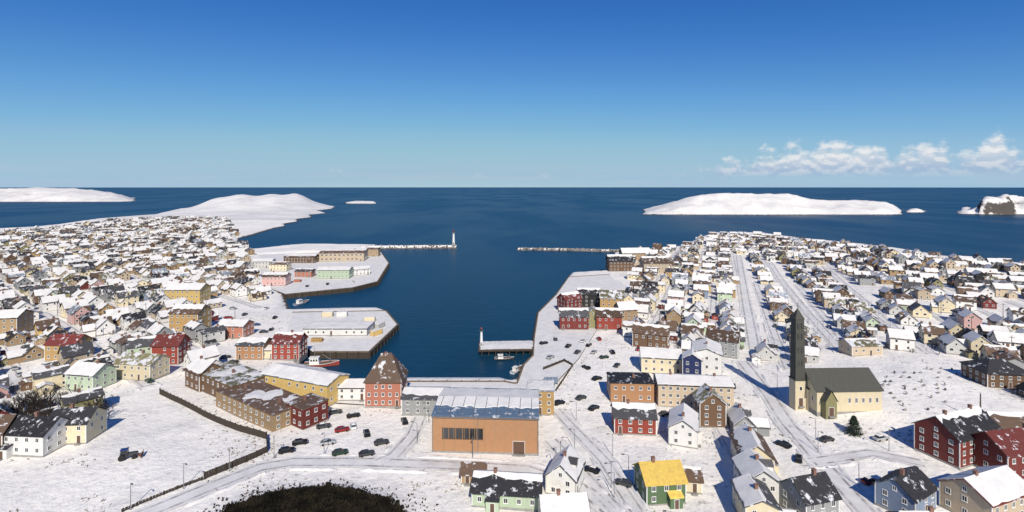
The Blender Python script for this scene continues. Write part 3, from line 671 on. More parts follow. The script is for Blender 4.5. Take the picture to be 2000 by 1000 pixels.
# harbour front
place(954, 852, 30, 20, 10.2, 93, 'orange', 'blue', 'wide orange warehouse with long dark window band and blue grey metal roof', 'warehouse', 'warehouse', 'the orange warehouse', pitch=7, cover='partial', chim=0, cols=(0, 3), win=(1.9, 1.0), sh=4.6, oh=.2, doors=0, gdoor=[(9.5, 3.2, 3.4)])
def extra_band():
    r = [o for o in C.objects if o.name == 'warehouse'][0]
    for i in range(6): obj('band_window', win_frame(1.85, 3.1), WALL['brown'], r, (-11.2 + 1.95 * i, -10.0, 3.9)); 
    for i in range(6): obj('band_pane', win_pane(1.85, 3.1), GLASS, r, (-11.2 + 1.95 * i, -10.0, 3.9))
    for i in range(11):
        x = -14.6 + i * 2.92; obj('panel_joint', MB().box(x - .05, x + .05, -10.05, -9.98, .5, 9.95), WALL['tan'], r)
    obj('gutter', MB().box(-15.2, 15.2, -10.42, -10.22, 9.86, 10.04), METAL, r)
    for x in (-14.8, -2., 14.8): obj('downpipe', MB().tube((x, -10.14, .2), (x, -10.14, 9.86), .09, n=6), METAL, r)
    for i in range(9):                                           # snow stripes left between the metal roof seams
        x = -13.5 + i * 3.3; m = MB()
        for s in (-1,): m.box(x, x + .16, -10.1, -.2, 0, .2)
        o = obj('roof_seam', m, METAL, [c for c in r.children if c.name.startswith('roof')][0]); o.location = (0, 0, 10.2 + 10 * math.tan(R(7)) + .26); o.rotation_euler = (R(7), 0, 0)
extra_band()
place(1056, 800, 9, 9, 8, 95, 'ochre', 'metal', 'small ochre annexe behind the orange warehouse', 'shed', 'warehouse_annexe', None, roof='flat', cover='full', chim=0)
place(755, 784, 12.4, 10, 8.4, 90, 'salmon', 'brown', 'salmon red quayside house with steep brown hipped roof', 'house', 'quayside_house', 'the salmon quayside house', roof='hip', pitch=57, cover='bare', sh=2.9, chim=1, cols=(5, 3))
place(832, 800, 14, 10, 5.6, 92, 'grey', 'dark grey', 'low dark grey shed between the salmon house and orange warehouse', 'shed', 'quay_shed', None, pitch=16, cover='partial', chim=0)
place(694, 774, 11, 8, 4.6, 90, 'white', 'dark grey', 'low white net store with snowy roof beside the salmon house', 'shed', 'net_store', None, pitch=18, cover='full', chim=0)
place(596, 772, 30, 11, 7.6, 112, 'yellow', 'metal', 'long yellow warehouse with snowy roof on the quay', 'warehouse', 'warehouse', 'the yellow warehouse', pitch=17, cover='full', chim=0, cols=(8, 3), sh=3.5)
place(512, 806, 34, 13, 5.6, -56, 'tan', 'brown', 'long tan block with flat dark brown roof beside the fenced field', 'hall', 'hall', 'the long brown-roofed hall', roof='flat', cover='partial', chim=2, cols=(10, 4), sh=2.7)
place(452, 764, 26, 13, 6.6, -56, 'brown', 'olive', 'dark brown block with flat olive roof behind the long tan block', 'hall', 'hall', None, roof='flat', cover='partial', chim=1, cols=(7, 3), sh=2.9)
place(600, 824, 9, 9, 6.4, -56, 'dark red', 'brown', 'red brown corner block at the end of the long tan block', 'hall', 'hall', None, roof='flat', cover='bare', chim=1)
place(400, 754, 11, 9, 6.6, -56, 'brown', 'brown', 'dark brown house at the far end of the brown block', 'house', 'house', None, pitch=34, cover='strip')
place(498, 697, 12, 9, 6.4, 92, 'orange', 'dark grey', 'orange red wharf shed with snowy roof on the inner quay', 'shed', 'wharf_shed', 'the orange-red wharf shed', pitch=24, cover='partial', chim=0)
place(566, 697, 12, 9, 7.4, 90, 'red', 'dark red', 'red wharf house standing over the dark inlet', 'house', 'wharf_house', 'the red wharf house', pitch=36, cover='strip')
place(530, 697, 7, 7, 4, 90, 'cream', 'dark grey', 'low cream lean-to between two red wharf buildings', 'shed', 'wharf_shed', None, pitch=14, cover='full', chim=0)
place(672, 508, 44, 20, 8.5, 86, 'beige', 'brown', 'big beige fish plant at the root of the breakwater', 'factory', 'fish_plant', 'the fish plant', pitch=12, cover='strip', chim=1, cols=(10, 4), win=(2.2, 1.6), sh=5)
place(590, 512, 30, 15, 6, 90, 'brown', 'brown', 'long brown fish shed beside the big fish plant', 'shed', 'fish_shed', None, pitch=14, cover='partial', chim=0)
place(655, 542, 26, 12, 7, 88, 'grey', 'dark grey', 'grey green packing shed on the quay below the fish plant', 'shed', 'packing_shed', None, pitch=16, cover='full', chim=0, wallmat=WALL['pale green'])
place(540, 556, 18, 10, 7, 90, 'pink', 'brown', 'pink store with brown roof on the fish plant quay', 'shed', 'wharf_shed', None, pitch=24, cover='partial')
for (a, b, L, W, h, az, w, rf, cv, lb) in [
  (515, 522, 18, 10, 6, 85, 'light grey', 'dark grey', 'full', 'light grey store with snowy roof beside the long brown fish shed'),
  (548, 528, 16, 9, 6, 95, 'cream', 'brown', 'partial', 'cream store with patchy brown roof beside the long brown fish shed'),
  (702, 536, 16, 9, 5, 60, 'white', 'dark grey', 'full', 'white ice store with snowy roof at the outer corner of the fish plant quay'),
  (596, 540, 14, 8, 5, 92, 'salmon', 'dark grey', 'strip', 'salmon net shed on the fish plant quay'),
  (730, 500, 12, 9, 8, 90, 'tan', 'brown', 'strip', 'narrow tan ice tower house at the seaward end of the fish plant')]:
    place(a, b, L, W, h, az, w, rf, lb, 'shed', 'wharf_shed', None, cover=cv, detail=1, chim=0, pitch=20)
place(664, 648, 32, 15, 3.3, 90, 'white', 'dark grey', 'large low white cold store with flat snowy roof on the storage quay', 'warehouse', 'cold_store', None, roof='flat', cover='full', chim=0, cols=(8, 3), detail=1)
# eastern harbour cluster
for (a, b, L, W, h, az, w, rf, cv, lb) in [
  (1112, 606, 12, 9, 7.5, 60, 'dark red', 'dark red', 'partial', 'dark red wharf house at the outer corner of the harbour cluster'),
  (1150, 598, 14, 9, 8, 95, 'black', 'black', 'strip', 'black tarred boathouse among the red wharf houses'),
  (1195, 606, 14, 10, 8.5, 100, 'ochre', 'olive', 'bare', 'ochre storehouse with olive roof among the red wharf houses'),
  (1120, 640, 15, 9, 7, 92, 'dark red', 'dark grey', 'strip', 'long dark red boathouse facing the timber pier'),
  (1158, 637, 9, 8, 7, 10, 'olive', 'olive', 'bare', 'small olive boathouse between two red boathouses'),
  (1188, 640, 13, 9, 7, 95, 'red', 'brown', 'strip', 'bright red boathouse with brown roof in the harbour cluster'),
  (1222, 628, 10, 9, 7.5, 80, 'tan', 'brown', 'full', 'tan storehouse with snowy roof beside the red boathouse'),
  (1210, 528, 22, 14, 9, 88, 'brown', 'black', 'strip', 'dark brown wharf shed where the towerless breakwater begins'),
  (1280, 532, 24, 13, 9, 88, 'beige', 'brown', 'partial', 'beige wharf shed with brown roof behind the outer harbour'),
  (1240, 508, 30, 12, 8, 84, 'tan', 'brown', 'full', 'long tan shed with snowy roof near the towerless breakwater')]:
    place(a, b, L, W, h, az, w, rf, lb, 'boathouse' if 'boathouse' in lb else ('shed' if 'shed' in lb else 'house'), 'boathouse' if 'boathouse' in lb else 'wharf_shed', 'the red boathouses' if 'bright red' in lb else ('the towerless breakwater' if 'dark brown wharf' in lb else None), cover=cv, detail=1, chim=0)
# the town on the church side
place(1230, 776, 15, 10, 6.8, 93, 'orange', 'black', 'orange two-storey shop house with flat black roof', 'house', 'shop_house', 'the orange shop house', roof='flat', cover='bare', cols=(5, 3), sh=3.4)
place(1352, 786, 25, 10, 7.8, 96, 'beige', 'dark grey', 'long beige apartment block with rows of small windows', 'apartment block', 'apartment_block', 'the beige apartment block', pitch=16, cover='full', cols=(10, 3), sh=2.5, chim=2)
place(1380, 732, 14, 11, 10.5, 20, 'white', 'dark grey', 'tall white hall with snowy roof and shaded side wall', 'hall', 'hall', 'the tall white hall', pitch=20, cover='full', sh=3.6, chim=1)
place(1352, 742, 7, 7, 9, 20, 'shade blue', 'dark grey', 'narrow shade blue house added as the shaded side of the tall white hall', 'house', 'town_house', None, pitch=30, cover='full', chim=0)  # added house; its dark blue walls stand in for the hall's shaded side
place(1290, 722, 16, 11, 6.5, 100, 'cream', 'dark grey', 'cream building with wide snowy roof next to the tall white hall', 'house', 'town_house', None, pitch=22, cover='full')
place(1272, 676, 16, 9, 7, 112, 'brown', 'brown', 'long brown house with bare brown roof above the harbour lot', 'house', 'town_house', None, pitch=34, cover='strip')
place(1412, 692, 13, 9, 7.5, 118, 'grey', 'brown', 'grey house with bare brown roof behind the tall white hall', 'house', 'town_house', None, pitch=36, cover='bare')
place(1237, 838, 12.5, 8, 5.2, 95, 'red', 'dark grey', 'bright red wooden house with partly snowy roof below the orange shop house', 'house', 'house', 'the bright red house', pitch=33, cover='partial', chim=1)
place(1288, 966, 9.6, 8.4, 5.2, 84, 'green', 'yellow', 'green house with a bright yellow roof', 'house', 'house', 'the yellow-roofed house', pitch=34, cover='bare', chim=1, porch=True)
place(1340, 950, 6.5, 6, 3.2, 100, 'cream', 'brown', 'cream garage with brown roof beside the yellow-roofed house', 'garage', 'garage', None, pitch=26, cover='partial', chim=0)
place(1335, 855, 12, 8, 5.2, 20, 'white', 'dark grey', 'white house with broad snowy roof near the bright red house', 'house', 'house', None, pitch=32, cover='full', dormer=False)
place(1385, 825, 8, 8, 7.6, 5, 'brown', 'olive', 'narrow dark brown house between the beige apartment block and alley', 'house', 'house', None, pitch=38, cover='bare')
place(1870, 885, 18, 11, 7.4, 70, 'dark red', 'black', 'big dark red house with black and snowy roof halves', 'house', 'house', 'the big dark red house', pitch=36, cover='strip', chim=2)
place(1975, 915, 16, 10, 6.6, 80, 'dark red', 'dark red', 'dark red house with dark red bare roof', 'house', 'house', None, pitch=36, cover='bare', chim=1)
place(1925, 1000, 15, 10, 6, 70, 'beige', 'dark red', 'beige house with dark red eaves and thin snow', 'house', 'house', 'the red-eaved house', pitch=30, cover='full')
place(1768, 990, 10, 8, 5, 60, 'blue grey', 'black', 'blue grey house with bare black roof', 'house', 'house', None, pitch=36, cover='bare', dormer=False)
place(1578, 1000, 9, 8, 5, 75, 'grey', 'black', 'grey cottage with steep bare black roof', 'house', 'house', None, pitch=40, cover='bare')
place(1945, 748, 15, 12, 5.2, 95, 'brown', 'black', 'dark brown house with bare black hipped roof alone on the slope', 'house', 'house', 'the lone black-roofed house', roof='hip', pitch=30, cover='bare')
place(1680, 690, 14, 8, 4.5, 85, 'beige', 'olive', 'low beige parish hall with olive roof above the church', 'hall', 'hall', None, pitch=24, cover='partial')
place(1468, 912, 12, 8, 5.6, 12, 'cream', 'brown', 'cream house with brown roof along the alley', 'house', 'house', None, pitch=36, cover='partial', porch=True)
place(1478, 962, 10, 8, 5.2, 8, 'white', 'dark grey', 'white house with snowy roof at the lower end of the alley', 'house', 'house', None, pitch=34, cover='full', dormer=True)
# foreground centre
place(926, 936, 6, 5, 2.7, 92, 'tan', 'brown', 'small tan hut with bare brown roof below the orange warehouse', 'hut', 'hut', None, pitch=32, cover='bare', chim=0)
place(992, 972, 16, 9, 3.5, 96, 'pale green', 'black', 'pale green house with black and snowy roof below the orange warehouse', 'house', 'house', 'the pale green house', pitch=26, cover='strip', porch=True)
place(1104, 950, 9.5, 7.5, 4.6, 20, 'white', 'dark grey', 'white house with steep snowy roof between two lanes', 'house', 'house', None, pitch=40, cover='full', dormer=True)
place(1100, 1026, 10, 8, 4, 85, 'yellow', 'dark grey', 'pale yellow house with snowy roof by the lane', 'house', 'house', None, pitch=34, cover='full', wallmat=WALL['cream'])
# western side
place(368, 590, 22, 12, 9, 90, 'yellow', 'dark grey', 'big yellow house with snowy roof above the western harbour', 'house', 'town_house', 'the big yellow house', pitch=26, cover='full')
place(372, 643, 15, 11, 9.5, 92, 'ochre', 'brown', 'tall ochre house with brown roof below the big yellow house', 'house', 'town_house', 'the tall ochre house', pitch=30, cover='partial')
place(460, 656, 14, 9, 6, 96, 'salmon', 'dark grey', 'salmon red house with bright snowy roof by the white lot', 'house', 'town_house', 'the salmon red house', pitch=24, cover='full')
place(335, 706, 11, 9, 8, 88, 'red', 'dark red', 'tall red house with dark red roof near the fenced field', 'house', 'town_house', 'the tall red house', pitch=38, cover='bare')
place(278, 735, 16, 9, 6.4, 100, 'cream', 'olive', 'cream house with olive brown roof near the fenced field', 'house', 'town_house', None, pitch=30, cover='bare')
place(285, 700, 12, 8, 6.5, 60, 'pale green', 'dark grey', 'pale teal house with dark roof behind the tall red house', 'house', 'town_house', None, pitch=34, cover='strip')
place(135, 700, 13, 9, 7.2, 92, 'ochre', 'dark red', 'ochre house with dark red roof', 'house', 'town_house', 'the red-roofed ochre house', pitch=34, cover='bare')
place(178, 755, 12, 9, 6, 100, 'pale green', 'dark grey', 'pale yellow green house with broad snowy roof', 'house', 'town_house', None, pitch=30, cover='full')
place(18, 652, 14, 11, 9, 80, 'tan', 'brown', 'tall tan house with windows under a snowy roof', 'house', 'town_house', 'the tall tan house', pitch=26, cover='full')
place(150, 855, 11, 8.5, 6, 85, 'cream', 'black', 'pale yellow house with black roof at the edge of the snow field', 'house', 'house', 'the black-roofed field house', pitch=34, cover='bare')
place(65, 875, 16, 9, 6, 95, 'white', 'black', 'long white house with black roof at the edge of the snow field', 'house', 'house', None, pitch=34, cover='bare', porch=True)
place(-15, 880, 11, 9, 6.4, 80, 'brown', 'brown', 'brown house with bare roof next to the long white house', 'house', 'house', None, pitch=36, cover='bare')

# ------------------------------------------------------------------ fenced snow field
def fence(pts, label, h=1.5, gap=.55, post=2.6):
    o0 = G(*pts[0]); r = empty('fence', o0); W3 = [Vector(G(*p)) for p in pts]; nb = 0
    bm = cached(('board', h), lambda: MB().box(-.29, .29, -.03, .03, .06, h).mesh('board')); pm = cached(('post', h), lambda: MB().box(-.09, .09, -.09, .09, -.6, h + .2).mesh('post'))
    for a, b in zip(W3, W3[1:]):
        L = (b - a).xy.length; ang = math.atan2(b.y - a.y, b.x - a.x); n = int(L / gap)
        for i in range(n + 1):
            p = a.lerp(b, i / n); z = gz(p.x, p.y)
            obj('board', bm, TIMBER, r, (p.x - o0[0], p.y - o0[1], z - o0[2] + rnd.uniform(-.05, .05)), ang)
        n = int(L / post)
        for i in range(n + 1):
            p = a.lerp(b, i / n); z = gz(p.x, p.y); nn = Vector((-math.sin(ang), math.cos(ang))) * .13
            obj('post', pm, TIMBER, r, (p.x - o0[0] + nn.x, p.y - o0[1] + nn.y, z - o0[2]), ang)
    return tag(r, label, 'fence')
fence([(312, 770), (400, 815), (470, 844), (520, 858), (521, 884)], 'dark plank fence running along the long brown-roofed hall', 2.1, .62)
fence([(521, 884), (480, 903), (400, 936)], 'dark plank fence around the lower corner of the snow field', 1.8, .62)
fence([(394, 938), (320, 966), (240, 1000)], 'low weathered fence half buried at the bottom of the snow field', .8, .62)
FIELD = [G(*p)[:2] for p in [(230, 770), (312, 766), (530, 858), (540, 895), (230, 1020), (-120, 1020), (-120, 925), (60, 910), (190, 890), (230, 800)]]
YARD = [G(*p)[:2] for p in [(1600, 700), (1760, 690), (1880, 705), (1890, 790), (1830, 815), (1760, 880), (1600, 880), (1530, 830)]]
LAND += [('the fenced snow field', *G(330, 840)[:2]), ('the churchyard slope', *G(1790, 740)[:2])]
FRONT = [G(*p)[:2] for p in [(540, 820), (850, 800), (850, 890), (1060, 895), (900, 930), (880, 1040), (300, 1040), (540, 900)]]

# ------------------------------------------------------------------ town: rows of houses along the streets
PROTOS = []
covers = ['full', 'partial', 'strip', 'bare', 'full', 'strip', 'partial', 'bare', 'full', 'bare', 'partial']
for i in range(34):
    r_ = random.Random(100 + i); two = r_.random() < .42
    PROTOS.append(Proto(round(r_.uniform(7.2, 11), 1), round(r_.uniform(6, 7.6), 1), r_.choice((5.3, 5.6)) if two else r_.choice((2.9, 3.2, 3.8)), pitch=r_.choice((24, 32, 38, 42)), cover=covers[i % len(covers)], porch=r_.random() < .35, dormer=(r_.random() < .4), chim=r_.choice((0, 1, 1, 1)), win=r_.choice(((1.05, 1.25), (.9, 1.2), (1.5, 1.2), (1.2, 1.1))), wing=r_.random() < .45, skip=.16, seed=i))
    PROTOS[-1].two = two
WMID = ['white'] * 7 + ['cream'] * 6 + ['light grey'] * 4 + ['beige'] * 4 + ['grey'] * 2 + ['tan'] * 2 + ['yellow', 'ochre', 'dark red', 'brown', 'brown', 'olive', 'pale green', 'blue grey', 'pink', 'black']
WFAR = ['white'] * 4 + ['cream'] * 4 + ['light grey'] * 4 + ['beige'] * 8 + ['grey'] * 3 + ['tan'] * 5 + ['brown'] * 2 + ['olive'] * 2 + ['ochre', 'brown', 'black']
RFS = ['dark grey'] * 4 + ['brown'] * 4 + ['black'] * 4 + ['olive', 'metal']
CANDS = []; ROADS = []
def district(poly, az, sx, sy, pal, prob=.9, jit=2.1, road=True, mind=9, thin=None):
    W = [G(*p)[:2] for p in poly]; u = Vector((math.sin(R(az)), math.cos(R(az)))); v = Vector((math.cos(R(az)), -math.sin(R(az))))
    pu = [Vector(w).dot(u) for w in W]; pv = [Vector(w).dot(v) for w in W]
    row = 0; b = min(pv) + rnd.uniform(0, 4)
    while b < max(pv):
        a = min(pu) + rnd.uniform(0, sx)
        while a < max(pu):
            c = u * a + v * b + Vector((rnd.uniform(-jit, jit), rnd.uniform(-jit, jit)))
            pr_ = prob * (1 if not thin else 1 - (1 - thin[2]) * float(ss(thin[0], thin[1], c.x)))
            if rnd.random() < pr_: CANDS.append((c.x, c.y, az, pal, row, W, mind))
            a += sx * rnd.uniform(.88, 1.25)
        if row % 2 == 1 and road: ROADS.append((u, v, b + (sy + 4) / 2 + .5, min(pu), max(pu), W))
        b += sy + (4.5 if row % 2 == 1 else 0); row += 1
district([(1225, 497), (1330, 486), (1385, 462), (1490, 462), (1680, 484), (1850, 508), (2140, 530), (2140, 612), (1800, 560), (1600, 556), (1440, 548), (1240, 560)], 22, 11.8, 12, WFAR, .97, thin=(300, 420, .5))
district([(1240, 562), (1440, 549), (1600, 557), (1800, 561), (2140, 613), (2140, 740), (1990, 735), (1890, 700), (1760, 688), (1600, 690), (1560, 730), (1440, 720), (1400, 700), (1230, 690), (1195, 650)], 22, 12.2, 12.4, WMID, .92, thin=(150, 260, .52))
district([(1180, 815), (1520, 830), (1600, 960), (1620, 1060), (1180, 1060)], 6, 11.5, 12.5, WMID, .95, 1.5, road=False)
district([(1700, 960), (1790, 900), (1990, 780), (2140, 760), (2140, 1060), (1640, 1060)], 4, 15, 15, WMID, .7, 2., road=False)
district([(-140, 462), (60, 452), (190, 436), (300, 428), (440, 428), (466, 470), (490, 500), (500, 560), (-140, 560)], -52, 12, 12, WFAR, .88)
district([(-140, 560), (500, 560), (540, 585), (440, 640), (420, 720), (310, 760), (-140, 790)], -52, 12.2, 12.4, WMID, .88)
district([(-140, 790), (240, 770), (200, 880), (-140, 905)], -52, 13, 13, WMID, .7, road=False)

def lot(px0): return G(*px0)[:2]
LOTS = [[lot(p) for p in q] for q in ([(425, 590), (560, 590), (570, 650), (425, 640)], [(395, 690), (470, 660), (480, 720), (400, 720)], [(1420, 706), (1560, 730), (1550, 800), (1500, 800)], [(1040, 690), (1190, 650), (1200, 730), (1110, 800), (1050, 800)])]
HOUSES = []
for q_ in ((1215, 868), (1245, 868), (1275, 868), (1225, 886), (1262, 888)): TAKEN.append((*G(*q_)[:2], 3))
LANES = [([(1448, 705), (1500, 770), (1540, 830), (1700, 1010)], 6), ([(1385, 800), (1440, 890), (1530, 1010)], 4.5), ([(215, 1030), (330, 985), (430, 944), (510, 913), (570, 903), (700, 903), (850, 908), (1030, 918), (1140, 955), (1230, 1030)], 6),
         ([(822, 812), (806, 850), (770, 890), (740, 904)], 5), ([(1075, 860), (1140, 930), (1215, 1010)], 5.5), ([(1560, 905), (1700, 885), (1800, 905)], 5), ([(1085, 800), (1180, 900), (1250, 1010)], 4.5),
         ([(1474, 684), (1466, 640), (1455, 580), (1447, 530), (1442, 498)], 7), ([(1650, 690), (1580, 615), (1535, 560), (1503, 512)], 6), ([(1800, 690), (1690, 590), (1610, 520)], 6)]
for pts, w in LANES:
    for a, b in zip(pts, pts[1:]):
        A_ = Vector(G(*a)); B_ = Vector(G(*b)); k_ = int((B_ - A_).length / 4) + 1
        for t in range(k_): q = A_.lerp(B_, t / k_); TAKEN.append((q.x, q.y, w / 2 - .9))
CANDS.sort(key=lambda c: c[0] ** 2 + c[1] ** 2)
cx = np.array([c[0] for c in CANDS]); cy = np.array([c[1] for c in CANDS]); csd = sdist(cx, cy); chz = height(cx, cy)
NOGO = [FIELD, YARD, FRONT] + LOTS + QUAYS
nogo = np.zeros(cx.shape, bool)
for q in NOGO: nogo |= inpoly(q, cx, cy)
cell = {}
for i, (x, y, az, pal, row, W, mind) in enumerate(CANDS):
    if csd[i] < 10 or nogo[i] or not inpoly(W, x, y) or y < 100: continue
    if abs(x) > y * 1.13 + 12: continue
    if not free(x, y, 4.6): continue
    k = (int(x // 12), int(y // 12))
    if any((x - a) ** 2 + (y - b) ** 2 < 9.4 ** 2 for di in (-1, 0, 1) for dj in (-1, 0, 1) for a, b in cell.get((k[0] + di, k[1] + dj), [])): continue
    cell.setdefault(k, []).append((x, y))
    HOUSES.append((x, y, float(chz[i]), az + rnd.choice((0, 0, 90, 90, 180, 270)) + rnd.gauss(0, 2.5), rnd.choice(pal), rnd.choice(RFS), rnd.randrange(len(PROTOS))))
NEAR_N = 265
LAND += [('the timber pier', *P0(1045, 672)), ('the storage quay', *P0(680, 650)), ('the light tower breakwater', *P0(735, 486)), ('the white harbour lot', *lot((490, 615)))]
_o = 'second third fourth fifth sixth seventh eighth ninth'.split()
ORD = [''] + [o + ' ' for o in _o + 'tenth eleventh twelfth thirteenth fourteenth fifteenth sixteenth seventeenth eighteenth nineteenth'.split()]
for t_, b_ in (('twentieth', 'twenty'), ('thirtieth', 'thirty'), ('fortieth', 'forty'), ('fiftieth', 'fifty')): ORD += [t_ + ' ', b_ + '-first '] + [b_ + '-' + o + ' ' for o in _o]
def nearest(x, y): return min(LAND, key=lambda l: (l[1] - x) ** 2 + (l[2] - y) ** 2)
ind = []; rest = []
for h in HOUSES:
    x, y = h[:2]; inframe = abs(x) < y * 1.005 + 5
    (ind if inframe and len(ind) < NEAR_N else rest).append(h)
RT = {'full': 'snow-covered roof', 'partial': 'patchily snowed roof', 'strip': 'half-snowy roof', 'bare': 'bare {} roof'}
recs = []
for x, y, z, az, wall, roof, pi in ind:
    p = PROTOS[pi]; d = math.hypot(x, y)
    r = build(p, 'house', x, y, R(90 - az), wall, roof, 2 if d < 215 else 1, z); take(x, y, 5)
    lm = nearest(x, y); dd = math.hypot(lm[1] - x, lm[2] - y)
    key = ('two-storey' if p.two else 'low', wall, RT[p.cover].format(roof), lm[0]); recs.append((key, dd, r))
seen = {}
for key, dd, r in sorted(recs, key=lambda t: t[1]):
    n = seen.get(key, 0); seen[key] = n + 1
    o = ORD[min(n, len(ORD) - 1)]
    tag(r, f'{key[0]} {key[1]} house with {key[2]}, ' + (f'{o}closest to {key[3]}' if n else f'nearest to {key[3]}'), 'house', 'houses along the town streets')

# the houses farther off, past counting one by one: one mesh of real small houses
def far_houses(lst):
    names = list(WALL); rn = list(ROOF); mats = [WALL[k] for k in names] + [ROOF[k] for k in rn] + [RSNOW, GLASS, BRICK, CONC, TRIM]; b0 = len(names); s0 = b0 + len(rn)
    tmpl = []
    for p in PROTOS:
        L_ = []
        for nm, role, mb, par in p.parts:
            if role == 'dormer': continue
            L_.append((role, np.array(mb.v), mb.f))
        wm = MB()
        for (wx, wy, wz, rot, w, h) in p.wins:
            c, s = math.cos(rot), math.sin(rot); q = MB().box(-w / 2, w / 2, -.04, .02, 0, h, bottom=False)
            wm.add([(wx + a * c - b * s, wy + a * s + b * c, wz + e) for a, b, e in q.v], q.f)
        L_.append(('win', np.array(wm.v), wm.f)); tmpl.append(L_)
    V = []; F_ = []; M_ = []; o = 0
    for x, y, z, az, wall, roof, pi in lst:
        a = R(90 - az); c, s = math.cos(a), math.sin(a)
        for role, v, fs in tmpl[pi]:
            if role == 'win' and y > 800: continue
            if role == 'trim' : continue
            mi = {'wall': names.index(wall), 'roof': b0 + rn.index(roof), 'snow': s0, 'win': s0 + 1, 'chim': s0 + 2, 'base': s0 + 3}[role]
            V.append(np.stack([x + v[:, 0] * c - v[:, 1] * s, y + v[:, 0] * s + v[:, 1] * c, z + v[:, 2]], -1))
            F_ += [tuple(i + o for i in f) for f in fs]; M_ += [mi] * len(fs); o += len(v)
    me = bpy.data.meshes.new('distant_houses'); me.from_pydata(np.concatenate(V).tolist(), [], F_); me.polygons.foreach_set('material_index', M_); me.update()
    ob = obj('distant_houses', me, mats); stuff(ob); tag(ob, 'hundreds of small distant houses crowding both sides of the harbour', 'houses'); return ob
far_houses(rest)
print('HOUSES', len(HOUSES), 'individual', len(ind))

# streets of packed snow between the rows
def roads():
    hs = {}
    for u, v, b, a0, a1, W in ROADS:
        n = int((a1 - a0) / 6); pts = [(u * (a0 + 6 * i) + v * b) for i in range(n + 1)]
        X = np.array([p.x for p in pts]); Y = np.array([p.y for p in pts])
        ok = inpoly(W, X, Y) & (sdist(X, Y) > 9)
        for q in [FIELD, YARD] + QUAYS: ok &= ~inpoly(q, X, Y)
        ok &= np.hypot(X, Y) < 620
        m = MB(); ofs = [-2.6, -1.75, -1.05, -.2, .5, 1.2, 1.9, 2.6]; Z = [height(X + v.x * o, Y + v.y * o) + .13 for o in ofs]
        for i in range(n):
            if not (ok[i] and ok[i + 1]): continue
            vs = [(X[k] + v.x * o, Y[k] + v.y * o, Z[j][k]) for k in (i, i + 1) for j, o in enumerate(ofs)]
            m.add(vs, [(j, j + 1, j + 9, j + 8)[::-1] for j in (0, 2, 3, 4, 6)]); m.add(vs, [(j, j + 1, j + 9, j + 8)[::-1] for j in (1, 5)], 1)
        if len(m.f) > 14: struct(obj('road', m, [PACKED, SLUSH]))
roads()
def lane(pts, w, name='road'):
    W3 = [Vector(G(*p)) for p in pts]; P = []
    for a, b in zip(W3, W3[1:]):
        n = max(2, int((b - a).length / 3)); P += [a.lerp(b, i / n) for i in range(n)]
    P.append(W3[-1]); m = MB(); rows = []
    for i, p in enumerate(P):
        d = (P[min(i + 1, len(P) - 1)] - P[max(i - 1, 0)]).xy.normalized(); n = Vector((-d.y, d.x))
        for o in (-.5, -.36, -.24, -.06, .08, .24, .36, .5): q = p.xy + n * o * w; m.v.append((q.x, q.y, gz(q.x, q.y) + .12))
    for i in range(len(P) - 1):
        for j in range(7): m.f.append((8 * i + j, 8 * i + j + 1, 8 * i + 9 + j, 8 * i + 8 + j)[::-1]); m.m.append(1 if j in (1, 5) else 0)
    for poly in range(len(m.f)): pass
    struct(obj(name, m, [PACKED, SLUSH]))
for pts, w in LANES: lane(pts, w)

# ------------------------------------------------------------------ heather knoll in the foreground
def heather():
    m = MB(); cx_, cy_ = KNOLL; a, b = 20.5, 13.; r = random.Random(3)
    def inside(x, y):
        q = math.hypot((x - cx_) / a, (y - cy_) / b); ang = math.atan2(y - cy_, x - cx_)
        return q < 1 + .06 * math.sin(ang * 5) + .04 * math.sin(ang * 11 + 1) + .22 * mnoise.fractal(Vector((x * .3, y * .3, 1)), 1, 2, 4) - (.5 if mnoise.noise(Vector((x * .35, y * .35, 7))) > .62 else 0)
    xs = np.arange(cx_ - a * 1.2, cx_ + a * 1.2, .8); ys = np.arange(cy_ - b * 1.2, cy_ + b * 1.2, .8); X, Y = np.meshgrid(xs, ys); Z = height(X, Y)
    nx = len(xs); ids = {}
    for j in range(len(ys) - 1):
        for i in range(nx - 1):
            if inside(xs[i] + .4, ys[j] + .4):
                f = []
                for jj, ii in ((j, i), (j, i + 1), (j + 1, i + 1), (j + 1, i)):
                    k = (jj, ii)
                    if k not in ids: ids[k] = len(m.v); m.v.append((xs[ii], ys[jj], Z[jj, ii] + .03 + r.random() * .12))
                    f.append(ids[k])
                m.f.append(tuple(f)); m.m.append(0)
    n = 0
    P = [(cx_ + r.uniform(-1.4, 1.4) * a, cy_ + r.uniform(-1.4, 1.4) * b) for _ in range(22000)]; Zp = height(np.array([p[0] for p in P]), np.array([p[1] for p in P]))
    for (x, y), z in zip(P, Zp):
        if not inside(x, y) and r.random() > .25 * max(0, 1.45 - math.hypot((x - cx_) / a, (y - cy_) / b)): continue
        hgt = r.uniform(.25, .75) * (1.5 if r.random() < .08 else 1)
        for k in range(5):
            t = r.uniform(0, 6.28); w = r.uniform(.12, .28); l = r.uniform(.1, .4); px, py = x + math.cos(t) * l, y + math.sin(t) * l
            m.v += [(x - math.sin(t) * w, y + math.cos(t) * w, z), (x + math.sin(t) * w, y - math.cos(t) * w, z), (px, py, z + hgt * r.uniform(.6, 1))]
            q = len(m.v); m.f.append((q - 3, q - 2, q - 1)); m.m.append(0)
    stuff(tag(obj('heather', m, HEATH), 'dark brown heather and low scrub covering the bare knoll', 'heather'))
heather()

